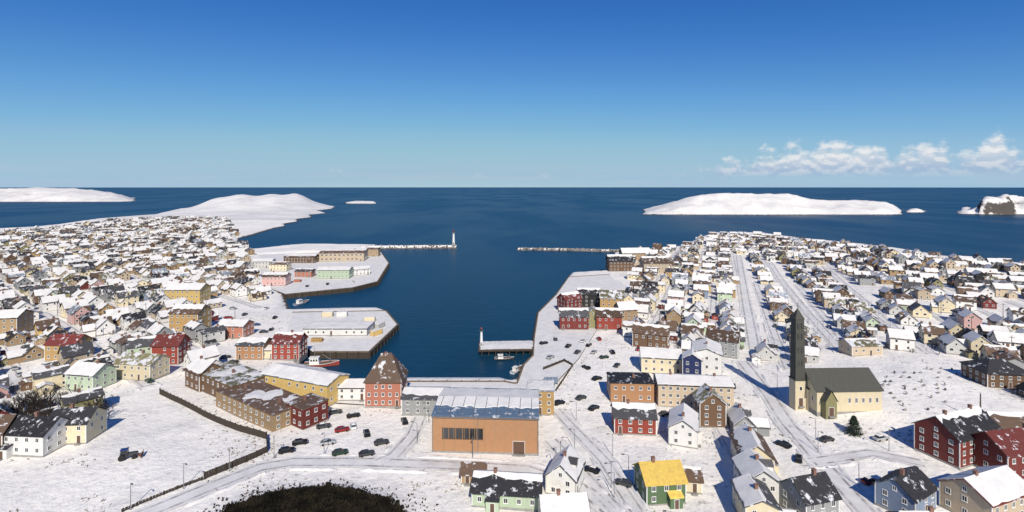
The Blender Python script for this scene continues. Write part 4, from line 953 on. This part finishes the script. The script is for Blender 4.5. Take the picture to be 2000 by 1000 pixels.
# ------------------------------------------------------------------ vehicles
CARP = {k: m_plain('car_paint_' + k.replace(' ', '_'), v, .25, .2, var=.12, bump=0) for k, v in {'black': (.015, .015, .017), 'dark grey': (.06, .062, .066), 'silver': (.42, .43, .44), 'white': (.72, .72, .72), 'red': (.28, .02, .02), 'blue': (.03, .06, .18), 'dark green': (.03, .06, .04)}.items()}
LAMP = m_plain('lamp_glass', (.7, .7, .68), .15, bump=0)
def car_meshes():
    b = MB(); pr = [(-2.1, .32), (2.1, .32), (2.16, .62), (2.0, .84), (1.05, .95), (-1.85, .98), (-2.14, .80), (-2.16, .5)]
    n = len(pr); vs = []
    for y, k in ((-.84, 1), (-.72, 1.0), (.72, 1.0), (.84, 1)): vs += [(x * (.97 if abs(y) > .8 else 1), y, z if abs(y) < .8 else z * .96 + .01) for x, z in pr]
    b.v = vs
    for s in range(3):
        for i in range(n): b.f.append((s * n + i, s * n + (i + 1) % n, (s + 1) * n + (i + 1) % n, (s + 1) * n + i)); b.m.append(0)
    b.f += [tuple(range(n))[::-1], tuple(range(3 * n, 4 * n))]; b.m += [0, 0]
    g = MB(); lo = [(-1.75, -.76), (.95, -.76), (.95, .76), (-1.75, .76)]; hi = [(-1.3, -.62), (.3, -.62), (.3, .62), (-1.3, .62)]
    g.add([(x, y, .93) for x, y in lo] + [(x, y, 1.40) for x, y in hi], [(0, 1, 5, 4), (1, 2, 6, 5), (2, 3, 7, 6), (3, 0, 4, 7)])
    rf = MB().add([(x * 1.02, y * 1.02, 1.39) for x, y in hi] + [(x * .93, y * .9, 1.46) for x, y in hi], [(4, 5, 6, 7), (0, 1, 5, 4), (1, 2, 6, 5), (2, 3, 7, 6), (3, 0, 4, 7)])
    w = MB().tube((0, -.11, 0), (0, .11, 0), .32, .32, 12); hl = MB().box(-.05, .05, -.2, .2, -.08, .08)
    sn = MB().add([(x * .9, y * .85, 1.462) for x, y in hi] + [(x * .8, y * .7, 1.58) for x, y in hi], [(4, 5, 6, 7), (0, 1, 5, 4), (1, 2, 6, 5), (2, 3, 7, 6), (3, 0, 4, 7)])
    return [x.mesh(nm) for x, nm in ((b, 'body'), (g, 'cabin_glass'), (rf, 'roof'), (w, 'wheel'), (hl, 'headlight'), (sn, 'roof_snow'))]
CARM = car_meshes(); CARS = []
def car(x, y, ang, colr, z=None):
    z = gz(x, y) if z is None else z
    r = empty('parked_car', (x, y, z + .12), ang); pm = CARP[colr]; b, g, rf, w, hl, sn = CARM; bo = obj('body', b, pm, r); obj('cabin_glass', g, GLASS, r); obj('roof', rf, pm, r)
    for wx in (-1.3, 1.35):
        for wy in (-.78, .78): obj('wheel', w, RUBBER, r, (wx, wy, .32))
    for wy in (-.58, .58): obj('headlight', hl, LAMP, bo, (2.12, wy, .66))
    if rnd.random() < .4: obj('snow', sn, RSNOW, r)
    CARS.append((r, colr, x, y)); take(x, y, 2.4)
for px, py, c, a in [(668, 843, 'red', 20), (716, 850, 'black', 80), (664, 888, 'dark green', 5), (716, 890, 'dark grey', 30), (790, 826, 'black', 50), (1156, 922, 'black', 150), (1218, 948, 'dark grey', 150),
    (586, 868, 'black', 25), (632, 836, 'dark grey', 40), (455, 604, 'silver', 10), (478, 616, 'dark grey', 90), (520, 604, 'white', 85), (537, 622, 'black', 95), (500, 636, 'blue', 20), (445, 622, 'red', 40),
    (1110, 678, 'black', 60), (1128, 690, 'dark grey', 60), (1075, 700, 'silver', 50), (1145, 720, 'black', 120), (1180, 700, 'dark green', 20), (1196, 690, 'black', 95), (1242, 742, 'black', 100), (1255, 760, 'dark grey', 95),
    (1420, 752, 'black', 70), (1432, 757, 'black', 70), (1300, 812, 'dark grey', 10), (640, 640, 'dark grey', 10), (612, 640, 'silver', 80), (1700, 945, 'red', 10), (1530, 872, 'black', 125), (1560, 900, 'black', 60), (420, 715, 'black', 45), (440, 700, 'dark grey', 45), (405, 722, 'silver', 50), (900, 812, 'blue', 90), (1062, 672, 'black', 30), (1085, 664, 'dark grey', 90), (1138, 668, 'white', 60), (1150, 676, 'black', 60), (1160, 690, 'silver', 60), (1170, 664, 'red', 95), (1205, 716, 'dark grey', 60), (1166, 742, 'black', 30), (1120, 640, 'blue', 90), (1092, 790, 'black', 30), (1135, 780, 'dark grey', 35), (1160, 800, 'black', 40), (640, 868, 'silver', 10), (690, 836, 'white', 60), (745, 868, 'dark grey', 10), (560, 884, 'black', 30), (690, 815, 'black', 40), (655, 808, 'dark grey', 40), (1615, 862, 'dark grey', 15), (1720, 860, 'silver', 15), (1760, 930, 'dark grey', 15), (455, 640, 'black', 10), (515, 650, 'dark grey', 15), (530, 645, 'black', 100), (480, 690, 'silver', 50), (455, 710, 'black', 50), (600, 560, 'dark grey', 95), (640, 556, 'black', 95), (690, 552, 'white', 100)]:
    x, y, z = G(px, py); car(x, y, R(a if px > 850 or py < 800 else 22 + 90 * (a > 45)), c, z)
n_c = 0; rr = random.Random(11)
for u, v, b, a0, a1, W in ROADS:
    a = a0 + rr.uniform(0, 20)
    while a < a1:
        c = u * a + v * (b + rr.choice((-1.7, 1.7))); a += rr.uniform(9, 40)
        if math.hypot(c.x, c.y) > 330 or abs(c.x) > c.y * 1.02 or n_c > 90: continue
        if not inpoly(W, c.x, c.y) or sdist(c.x, c.y) < 10 or not free(c.x, c.y, 1.2) or any(inpoly(q, c.x, c.y) for q in (FIELD, YARD)): continue
        car(c.x, c.y, math.atan2(u.y, u.x) + rr.choice((0, math.pi)), rr.choice(['black', 'black', 'dark grey', 'dark grey', 'silver', 'white', 'red', 'blue', 'dark green'])); n_c += 1
seen = {}
recs = []
for r, c, x, y in CARS:
    lm = nearest(x, y); recs.append(((c, lm[0]), math.hypot(lm[1] - x, lm[2] - y), r))
for key, d, r in sorted(recs, key=lambda t: t[1]):
    n = seen.get(key, 0); seen[key] = n + 1
    tag(r, f'{key[0]} car parked in the snow, {ORD[min(n, 58)]}closest to {key[1]}', 'car', 'cars parked about the town')

def plough(px, py):
    x, y, z = G(px, py); r = empty('snow_plough_tractor', (x, y, z), R(25)); pm = CARP['blue']
    b = MB().box(.2, 2.3, -.5, .5, .75, 1.55); b.box(-1.5, .2, -.7, .7, .6, 1.2); obj('body', b.box(2.3, 2.5, -.45, .45, .7, 1.4), CARP['dark grey'], r)
    c = MB().add([(-1.5, -.75, 1.2), (.4, -.75, 1.2), (.4, .75, 1.2), (-1.5, .75, 1.2), (-1.3, -.65, 2.6), (.2, -.65, 2.6), (.2, .65, 2.6), (-1.3, .65, 2.6)], [(0, 1, 5, 4), (1, 2, 6, 5), (2, 3, 7, 6), (3, 0, 4, 7)]); obj('cab_glass', c, GLASS, r)
    obj('cab_roof', MB().box(-1.45, .35, -.75, .75, 2.6, 2.75), pm, r)
    for sx, sy, q in ((-1, -.95, .8), (-1, .95, .8), (1.7, -.8, .52), (1.7, .8, .52)): obj('wheel', MB().tube((sx, sy - .2, q), (sx, sy + .2, q), q, q, 16), RUBBER, r)
    bl = MB()
    for i in range(5): z0 = .1 + i * .22; bl.box(3.2 + .1 * abs(i - 2) , 3.3 + .1 * abs(i - 2), -1.6, 1.6, z0, z0 + .225)
    obj('blade', bl, RUST, r); obj('push_arm', MB().box(2.4, 3.25, -.4, .4, .45, .65), RUST, r)
    tag(r, 'dark tractor with a snow plough blade out on the fenced snow field', 'tractor')
plough(248, 896)

# ------------------------------------------------------------------ boats
def boat(px, py, L, ang, hullm, label, name='fishing_boat'):
    x, y = P0(px, py, .5); r = empty(name, (x, y, 0), R(ang)); B = L * .16; st = 9; m = MB(); rows = []
    for i in range(st + 1):
        f = i / st; xx = -L / 2 + L * f; w = B * (1 - max(0, (f - .55) / .45) ** 2.0) * (.82 + .18 * min(1, f * 4)); w = max(w, .04); sh = 1.0 + .9 * max(0, f - .45) ** 1.5 * 2 + .15 * (1 - f)
        sh *= L / 13; rows.append([(xx, -w, sh), (xx, -w * .86, .2), (xx, -w * .2, -.9), (xx, w * .2, -.9), (xx, w * .86, .2), (xx, w, sh)])
    for q in rows: m.v += q
    for i in range(st):
        for k in range(5): m.f.append((i * 6 + k, i * 6 + k + 1, i * 6 + 7 + k, i * 6 + 6 + k)[::-1]); m.m.append(0)
    m.f.append((0, 1, 2, 3, 4, 5)[::-1]); m.m.append(0)
    obj('hull', m, hullm, r)
    dk = MB(); dk.v = [(a[0], a[1] * .97, a[2] - .25) for a in (q[0] for q in rows)] + [(a[0], a[1] * .97, a[2] - .25) for a in (q[5] for q in rows)]
    for i in range(st): dk.f.append((i, i + 1, st + 2 + i, st + 1 + i)); dk.m.append(0)
    obj('deck', dk, WOOD, r); k = L / 13
    gw = MB()
    for s in (0, 5):
        for i in range(st): gw.tube(rows[i][s], rows[i + 1][s], .08 * k, n=5)
    obj('gunwale', gw, TRIM, r)
    h = MB().add([(-4.2 * k, -1.2 * k, .7 * k), (-.6 * k, -1.2 * k, .7 * k), (-.6 * k, 1.2 * k, .7 * k), (-4.2 * k, 1.2 * k, .7 * k), (-4.1 * k, -1.1 * k, 3.2 * k), (-1. * k, -1.1 * k, 3.2 * k), (-1. * k, 1.1 * k, 3.2 * k), (-4.1 * k, 1.1 * k, 3.2 * k)], [(4, 5, 6, 7), (0, 1, 5, 4), (1, 2, 6, 5), (2, 3, 7, 6), (3, 0, 4, 7)])
    wh = obj('wheelhouse', h, TRIM, r); obj('wheelhouse_roof', MB().box(-4.4 * k, -.75 * k, -1.3 * k, 1.3 * k, 3.2 * k, 3.38 * k), RSNOW, wh)
    for i in range(3):
        for s in (-1, 1): obj('window', MB().box((-3.8 + i * .95) * k, (-3.15 + i * .95) * k, s * 1.17 * k - .04, s * 1.17 * k + .04, 2.1 * k, 2.8 * k), GLASS, wh)
    obj('mast', MB().tube((-2.5 * k, 0, 3.3 * k), (-2.5 * k, 0, 7.2 * k), .1 * k, .05 * k), METAL, r); obj('mast', MB().tube((3.2 * k, 0, .8 * k), (3.2 * k, 0, 5.2 * k), .1 * k, .05 * k), METAL, r)
    obj('boom', MB().tube((3.2 * k, 0, 2.2 * k), (.4 * k, .2, 4.2 * k), .07 * k), METAL, r)
    tag(r, label, 'boat'); return r
boat(628, 712, 15, 8, WALL['red'], 'red fishing boat moored in the inlet beside the red wharf house')
boat(1010, 722, 9, 62, WALL['pale blue'], 'small pale blue boat moored along the quay beyond the timber pier')
boat(985, 700, 9, 4, WALL['black'], 'small dark boat lying below the timber pier')
boat(590, 592, 13, 70, WALL['blue grey'], 'blue grey fishing boat moored between the two western quays')

# ------------------------------------------------------------------ containers and crates on the quays
def container(px, py, ang, colr, label, up=0):
    x, y, z = G(px, py); r = empty('shipping_container', (x, y, z + up * 2.6), R(ang)); m = MB(); m.box(-3, 3, -1.2, 1.2, .12, 2.55)
    for i in range(24): xx = -2.85 + i * .24; m.box(xx, xx + .12, -1.24, 1.24, .2, 2.45)
    obj('shell', m, WALL[colr], r); fr = MB()
    for sx in (-1, 1):
        for sy in (-1, 1): fr.box(sx * 3.0 - .08, sx * 3.0 + .08, sy * 1.2 - .08, sy * 1.2 + .08, 0, 2.6)
    obj('corner_frame', fr, METAL, r); obj('door', MB().box(3.0, 3.06, -1.1, -.03, .2, 2.45), WALL[colr], r); obj('door', MB().box(3.0, 3.06, .03, 1.1, .2, 2.45), WALL[colr], r)
    sn = MB().add([(-3, -1.2, 2.6), (3, -1.2, 2.6), (3, 1.2, 2.6), (-3, 1.2, 2.6), (-2.8, -1, 2.78), (2.8, -1, 2.82), (2.8, 1, 2.78), (-2.8, 1, 2.8)], [(4, 5, 6, 7), (0, 1, 5, 4), (1, 2, 6, 5), (2, 3, 7, 6), (3, 0, 4, 7)]); obj('snow', sn, RSNOW, r)
    tag(r, label, 'container', 'containers on the storage quay')
for i, (px, py, a, c, w) in enumerate([(742, 640, 75, 'light grey', 'standing crosswise at the quay corner'), (722, 628, 4, 'cream', 'behind the cold store corner'), (735, 654, 60, 'yellow', 'standing askew near the quay edge'), (668, 618, 3, 'white', 'behind the cold store'), (640, 618, 3, 'cream', 'behind the cold store')]):
    container(px, py, a, c, f'{c} shipping container on the storage quay, {w}')
def crates(px, py, n, colr, label):
    x, y, z = G(px, py); k = 0
    for i in range(n):
        r = obj('fish_crate', cached(('crate',), lambda: MB().box(-.6, .6, -.5, .5, .1, .15).box(-.6, -.55, -.5, .5, .15, .85).box(.55, .6, -.5, .5, .15, .85).box(-.55, .55, -.5, -.45, .15, .85).box(-.55, .55, .45, .5, .15, .85).box(-.5, -.3, -.5, .5, 0, .1).box(.3, .5, -.5, .5, 0, .1).mesh('fish_crate')), WALL[colr], None, (x + (i % 4) * 1.35, y + (i // 4 % 3) * 1.15, z + (i // 12) * .87), rnd.uniform(-.05, .05)); tag(r, label, 'crate', label)
crates(610, 668, 20, 'ochre', 'ochre fish crate stacked on the storage quay'); crates(575, 551, 24, 'salmon', 'red fish crate stacked on the fish plant quay'); crates(1066, 748, 20, 'blue grey', 'blue grey fish crate stacked on the harbour lot')
fence([(1062, 722), (1102, 706), (1118, 716), (1086, 764)], 'low rusty brown barrier around the harbour lot', 1.1, .62)

# ------------------------------------------------------------------ poles, gravestones, shrubs, spruce, garden fences, sheds
PM = [MB().tube((0, 0, -1), (0, 0, 8.2), .16, .10, 7).mesh('pole'), MB().box(-1.0, 1.0, -.07, .07, 7.4, 7.55).mesh('crossarm'), MB().tube((0, 0, 0), (0, 0, .22), .05, .04, 6).mesh('insulator')]
POLES = []
def pole(x, y, ang):
    r = empty('utility_pole', (x, y, gz(x, y)), ang); obj('shaft', PM[0], POLE, r); c = obj('crossarm', PM[1], POLE, r)
    for q in (-.85, 0, .85): obj('insulator', PM[2], TRIM, c, (q, 0, 7.55))
    POLES.append((('wooden utility pole with a short crossarm,', nearest(x, y)[0]), x, y, r, 'pole', 'utility poles along the streets')); take(x, y, .6)
n_p = 0
for u, v, b, a0, a1, W in ROADS:
    a = a0 + rr.uniform(0, 25)
    while a < a1:
        c = u * a + v * (b + 3.4); a += 38
        if math.hypot(c.x, c.y) > 420 or abs(c.x) > c.y * 1.02 or n_p > 70 or not inpoly(W, c.x, c.y) or sdist(c.x, c.y) < 10 or not free(c.x, c.y, .2) or any(inpoly(q, c.x, c.y) for q in (FIELD, YARD)): continue
        pole(c.x, c.y, math.atan2(u.y, u.x) + 1.57); n_p += 1
def mast(px, py, h, label):
    x, y, z = G(px, py); r = empty('flagpole', (x, y, z)); obj('base', MB().box(-.5, .5, -.5, .5, -.4, .35), CONC, r); obj('shaft', MB().tube((0, 0, .3), (0, 0, h), .26, .14, 8), POLE, r); obj('finial', MB().tube((0, 0, h), (0, 0, h + .3), .2, .08, 8), METAL, r); tag(r, label, 'flagpole')
mast(1915, 822, 8.5, 'tall dark flagpole beside the big dark red house')
GS = []
for i in range(3):
    w, h, t = ((.35, .9, .1), (.28, 1.2, .11), (.45, .75, .12))[i]; pr = [(-w, 0), (w, 0), (w, h * .75), (w * .6, h * .95), (0, h), (-w * .6, h * .95), (-w, h * .75)]
    n = len(pr); GS.append(MB().add([(x, -t, z) for x, z in pr] + [(x, t, z) for x, z in pr], [tuple(range(n)), tuple(range(n, 2 * n))[::-1]] + [(i_, (i_ + 1) % n, n + (i_ + 1) % n, n + i_)[::-1] for i_ in range(n)]).mesh('gravestone'))
STONE = [m_rock('grave_stone_dark', (.03, .03, .032), (.12, .12, .125)), m_rock('grave_stone_grey', (.15, .15, .15), (.35, .34, .33))]
for row in range(11):
    for c in range(14):
        if rr.random() < .70: continue
        x, y, z = G(1740 + c * 10 - row * 3 + rr.uniform(-3, 3), 722 + row * 8 + rr.uniform(-1.5, 1.5))
        if not inpoly(YARD, x, y) or not free(x, y, .5): continue
        dk = rr.random() < .3
        o = obj('gravestone', rr.choice(GS), STONE[0 if dk else 1], None, (x, y, z - .05), rr.uniform(-.15, .15)); tag(o, ('small dark' if dk else 'small grey') + ' gravestone standing in the snowy churchyard', 'gravestone', ('dark' if dk else 'grey') + ' gravestones on the churchyard slope')
def shrub_mesh(seed):
    r = random.Random(seed); m = MB()
    def br(p, d, l, rad, lv):
        q = p + d * l; m.tube(p, q, rad, rad * .6, 4, caps=False)
        if lv:
            for _ in range(3):
                e = (d + Vector((r.uniform(-.8, .8), r.uniform(-.8, .8), r.uniform(-.1, .6)))).normalized(); br(p.lerp(q, r.uniform(.5, 1)), e, l * r.uniform(.55, .8), rad * .6, lv - 1)
    for _ in range(6):
        a = r.uniform(0, 6.28); br(Vector((math.cos(a) * .2, math.sin(a) * .2, -.1)), Vector((math.cos(a) * .5, math.sin(a) * .5, 1)).normalized(), r.uniform(.7, 1.1), .05, 3)
    return m.mesh('bare_shrub')
SHR = [shrub_mesh(i) for i in range(3)]; TWIG = m_plain('bare_twigs', (.035, .027, .022), .9)
hk = [h for h in ind if math.hypot(h[0], h[1]) < 330]
for i in range(150):
    h = rr.choice(hk); a = rr.uniform(0, 6.28); x, y = h[0] + math.cos(a) * 6.4, h[1] + math.sin(a) * 6.4
    if not free(x, y, .9) or any(inpoly(q, x, y) for q in [FIELD, YARD] + QUAYS): continue
    s_ = rr.uniform(.9, 1.6); o = obj('bare_shrub', rr.choice(SHR), TWIG, None, (x, y, gz(x, y)), a, (s_, s_, s_)); POLES.append((('leafless brown shrub beside a house,', nearest(x, y)[0]), x, y, o, 'shrub', 'bare shrubs in the gardens')); take(x, y, .8)
for px, py, k in [(22, 812, 3.2), (48, 806, 3.6), (84, 802, 4.0), (92, 812, 3.0), (120, 808, 3.4), (150, 812, 3.0), (172, 806, 3.8), (196, 812, 3.2), (208, 820, 2.6), (60, 828, 2.6), (30, 838, 2.8), (4, 806, 3.4), (98, 846, 3.0), (108, 838, 3.4), (88, 838, 3.0), (112, 850, 2.6), (44, 818, 4.0), (70, 812, 4.2), (134, 802, 4.0), (20, 824, 3.6)]:
    x, y, z = G(px, py); o = obj('bare_tree', SHR[int(px) % 3], TWIG, None, (x, y, z), px, (k * .95, k * .95, k * 1.1)); tag(o, 'dark leafless tree in the clump behind the black-roofed field houses', 'tree', 'clump of bare trees at the snow field')
def spruce(px, py, H, Wd):
    x, y, z = G(px, py); r = empty('spruce_tree', (x, y, z)); obj('trunk', MB().tube((0, 0, -.3), (0, 0, H * .95), .22, .03, 8), POLE, r); q = random.Random(9); m = MB()
    for i in range(1900):
        f = q.random() ** .8; zz = .3 + f * (H - .3); rad = (1 - f) ** .85 * Wd / 2 * (1 + .25 * math.sin(zz * 5)); t = q.uniform(0, 6.28); d = q.uniform(.25, 1); l = q.uniform(.35, .75)
        c = Vector((math.cos(t) * rad * d, math.sin(t) * rad * d, zz - .25 * rad * d)); o = Vector((math.cos(t) * l, math.sin(t) * l, -q.uniform(.05, .3))); s = Vector((-math.sin(t), math.cos(t), 0)) * q.uniform(.08, .2)
        m.v += [tuple(c - s), tuple(c + s), tuple(c + o)]; k = len(m.v); m.f.append((k - 3, k - 2, k - 1)); m.m.append(0)
    obj('crown', m, m_plain('spruce_needles', (.022, .036, .02), .9, bump=0), r); tag(r, 'small dark spruce standing alone on the snow below the church', 'spruce')
spruce(1668, 848, 5.6, 5.6)
FM = [cached(('gboard', k), lambda: MB().box(-.06, .06, -.02, .02, .1, 1.0).mesh('picket')) for k in (0,)]; RM = MB().box(0, 5.6, -.03, .03, .3, .42).mesh('rail')
def garden_fence(x, y, ang, colr, label):
    r = empty('garden_fence', (x, y, gz(x, y)), ang); mat = {'brown': WOOD, 'dark': TIMBER, 'white': TRIM}[colr]; obj('rail', RM, mat, r); obj('rail', RM, mat, r, (0, 0, .42))
    for i in range(17): obj('picket', FM[0], mat, r, (i * .35, -.05, 0))
    POLES.append(((label + ',', nearest(x, y)[0]), x, y, r, 'fence', colr + ' garden fences between the houses'))
n_f = 0
for h in hk:
    if n_f >= 46: break
    x, y, z, az = h[:4]
    if math.hypot(x, y) > 240 or rr.random() < .3: continue
    a = R(90 - az) + rr.choice((0, 1.57)); p = Vector((x, y)) + Vector((math.sin(a), -math.cos(a))) * 5.9
    e = p + Vector((math.cos(a), math.sin(a))) * 5.6
    if not all(free(p.x + (e.x - p.x) * t, p.y + (e.y - p.y) * t, .1) for t in (0, .5, 1)) or inpoly(YARD, p.x, p.y) or inpoly(FIELD, p.x, p.y): continue
    c = rr.choice(('brown', 'dark', 'dark', 'white')); garden_fence(p.x, p.y, a, c, f'short {c} picket fence beside a town house'); n_f += 1
SH = [Proto(4.2, 3.2, 2.3, pitch=24, cover=c, chim=0, win=(.7, .7), cols=(1, 1), seed=60 + i, oh=.25, base=.15) for i, c in enumerate(('full', 'bare', 'strip'))]
n_s = 0; recs = []
for h in ind:
    if n_s >= 70: break
    x, y, z, az = h[:4]
    if math.hypot(x, y) > 330: continue
    for t in range(3):
        a = rr.uniform(0, 6.28); px, py = x + math.cos(a) * 8.2, y + math.sin(a) * 8.2
        if free(px, py, 2.2) and sdist(px, py) > 10 and not any(inpoly(q, px, py) for q in NOGO):
            si = rr.randrange(3); w = rr.choice(['brown', 'red', 'grey', 'white', 'dark red', 'olive', 'tan', 'black']); r = build(SH[si], 'garden_shed', px, py, R(90 - az), w, rr.choice(RFS), 1); take(px, py, 2.4); n_s += 1
            lm = nearest(px, py); recs.append(((w, RT[SH[si].cover].format('dark'), lm[0]), math.hypot(lm[1] - px, lm[2] - py), r)); break
seen = {}
for key, d, r in sorted(recs, key=lambda t: t[1]):
    n = seen.get(key, 0); seen[key] = n + 1
    tag(r, f'small {key[0]} garden shed with {key[1]}, {ORD[min(n, 58)]}closest to {key[2]}', 'shed', 'garden sheds among the houses')

# ------------------------------------------------------------------ ploughed snow banks along the streets
def banks():
    m = MB(); r = random.Random(21)
    def strip(P):
        if len(P) < 3: return
        X = np.array([p[0] for p in P]); Y = np.array([p[1] for p in P]); Z = np.maximum(height(X, Y), 0); o = len(m.v); n = len(P)
        for i in range(n):
            d = Vector((P[min(i + 1, n - 1)][0] - P[max(i - 1, 0)][0], P[min(i + 1, n - 1)][1] - P[max(i - 1, 0)][1])).normalized(); q = Vector((-d.y, d.x)); e = 0 if i in (0, n - 1) else 1
            w = r.uniform(.6, 1.1) * (.4 + .6 * e); h = (r.uniform(.2, .62)) * e
            for off, hh in ((-w, -.1), (-.45 * w, h * r.uniform(.5, .9)), (r.uniform(-.15, .15), h), (.45 * w, h * r.uniform(.5, .9)), (w, -.1)): m.v.append((X[i] + q.x * off + r.uniform(-.12, .12), Y[i] + q.y * off + r.uniform(-.12, .12), Z[i] + hh))
        for i in range(n - 1):
            for k in range(4): m.f.append((o + 5 * i + k, o + 5 * i + k + 1, o + 5 * i + 6 + k, o + 5 * i + 5 + k)[::-1]); m.m.append(0)
    def walk(pts, off):
        cur = []; gap = r.uniform(6, 22); run = 0
        for i, p in enumerate(pts):
            d = (pts[min(i + 1, len(pts) - 1)] - pts[max(i - 1, 0)]); d = d.normalized() if d.length else Vector((1, 0)); c = p + Vector((-d.y, d.x)) * off
            run += 1.3
            if run > gap: strip(cur); cur = []; run = -r.uniform(3, 6); gap = r.uniform(6, 26)
            if run < 0 or math.hypot(c.x, c.y) > 330 or abs(c.x) > c.y * 1.05 or not free(c.x, c.y, -.6) or any(inpoly(q, c.x, c.y) for q in [FIELD, YARD] + QUAYS): strip(cur); cur = []; continue
            cur.append((c.x, c.y))
        strip(cur)
    for u, v, b, a0, a1, W in ROADS:
        P = [u * (a0 + 1.3 * i) + v * b for i in range(int((a1 - a0) / 1.3))]; k = inpoly(W, np.array([p.x for p in P]), np.array([p.y for p in P])) & (np.hypot([p.x for p in P], [p.y for p in P]) < 340) if P else []
        P = [p for p, t in zip(P, k) if t]
        if len(P) > 4: walk(P, 3.3); walk(P, -3.3)
    for pts, w in LANES:
        W3 = [Vector(G(*p)[:2]) for p in pts]; P = []
        for a, b in zip(W3, W3[1:]): n = max(1, int((b - a).length / 1.3)); P += [a.lerp(b, i / n) for i in range(n)]
        walk(P, w / 2 + .7); walk(P, -w / 2 - .7)
    me = m.mesh('snow_banks', True); o = stuff(obj('snow_banks', me, QSNOW)); tag(o, 'ploughed snow banks lining the streets and lanes', 'snow')
banks()

seen = {}
for key, x, y, o, cat, grp in sorted(POLES, key=lambda t: (nearest(t[1], t[2])[1] - t[1]) ** 2 + (nearest(t[1], t[2])[2] - t[2]) ** 2):
    n = seen.get(key, 0); seen[key] = n + 1; tag(o, f'{key[0]} {ORD[min(n, 58)]}closest to {key[1]}', cat, grp)

# ------------------------------------------------------------------ dry grass and stones poking through the snow
def dry_grass():
    r = random.Random(77); m = MB(); P = []
    for _ in range(26000):
        y = 112 + 240 * r.random() ** 1.3; x = r.uniform(-1.05, 1.05) * y
        if mnoise.fractal(Vector((x * .035, y * .035, 2)), 1, 2, 3) + .5 * mnoise.noise(Vector((x * .2, y * .2, 4))) > .34: P.append((x, y))
    X = np.array([p[0] for p in P]); Y = np.array([p[1] for p in P]); ok = sdist(X, Y) > 9
    for q in QUAYS: ok &= ~inpoly(q, X, Y)
    T = np.array(TAKEN); Z = height(X, Y)
    for x, y, z, k in zip(X, Y, Z, ok):
        if not k or ((T[:, 0] - x) ** 2 + (T[:, 1] - y) ** 2 < (T[:, 2] + .2) ** 2).any(): continue
        h = r.uniform(.12, .42); w = r.uniform(.08, .3)
        for i in range(4):
            t = r.uniform(0, 6.28); a = Vector((math.cos(t), math.sin(t), 0)) * w; b = Vector((-a.y, a.x, 0)) * .6
            m.v += [(x + a.x - b.x, y + a.y - b.y, z - .02), (x + a.x + b.x, y + a.y + b.y, z - .02), (x + a.x * r.uniform(.2, 1.8), y + a.y * 1.4, z + h)]; q = len(m.v); m.f.append((q - 3, q - 2, q - 1)); m.m.append(0)
    stuff(tag(obj('dry_grass', m, m_plain('dry_grass', (.13, .10, .065), .9, bump=0)), 'tufts of dry brown grass poking through the snow', 'grass'))
dry_grass()
LP = [MB().tube((0, 0, -.5), (0, 0, 6.2), .11, .07, 7).mesh('post'), MB().tube((0, 0, 6.15), (1.3, 0, 6.5), .05, .045, 6).mesh('arm'), MB().box(1.15, 1.85, -.13, .13, 6.42, 6.58).mesh('lamp_head')]
k_l = 0; recs = []
for pts, w in LANES:
    W3 = [Vector(G(*p)[:2]) for p in pts]
    for a, b in zip(W3, W3[1:]):
        L_ = (b - a).length
        for i in range(int(L_ / 24) + 1):
            p = a.lerp(b, (i + .4) * 24 / max(L_, 24)); d = (b - a).normalized(); c = p + Vector((-d.y, d.x)) * (w / 2 + 1.0)
            if c.length > 420 or not free(c.x, c.y, -.3) or k_l > 45: continue
            r_ = empty('street_lamp', (c.x, c.y, gz(c.x, c.y)), math.atan2(-d.x, d.y) + math.pi * 0); obj('post', LP[0], METAL, r_); ar = obj('arm', LP[1], METAL, r_); obj('lamp_head', LP[2], DARKTRIM, ar); k_l += 1
            lm = nearest(c.x, c.y); recs.append((lm[0], math.hypot(lm[1] - c.x, lm[2] - c.y), r_))
seen = {}
for key, d, r_ in sorted(recs, key=lambda t: t[1]):
    n = seen.get(key, 0); seen[key] = n + 1; tag(r_, f'grey single-arm street lamp by a lane, {ORD[min(n, 58)]}closest to {key}', 'street lamp', 'street lamps along the lanes')
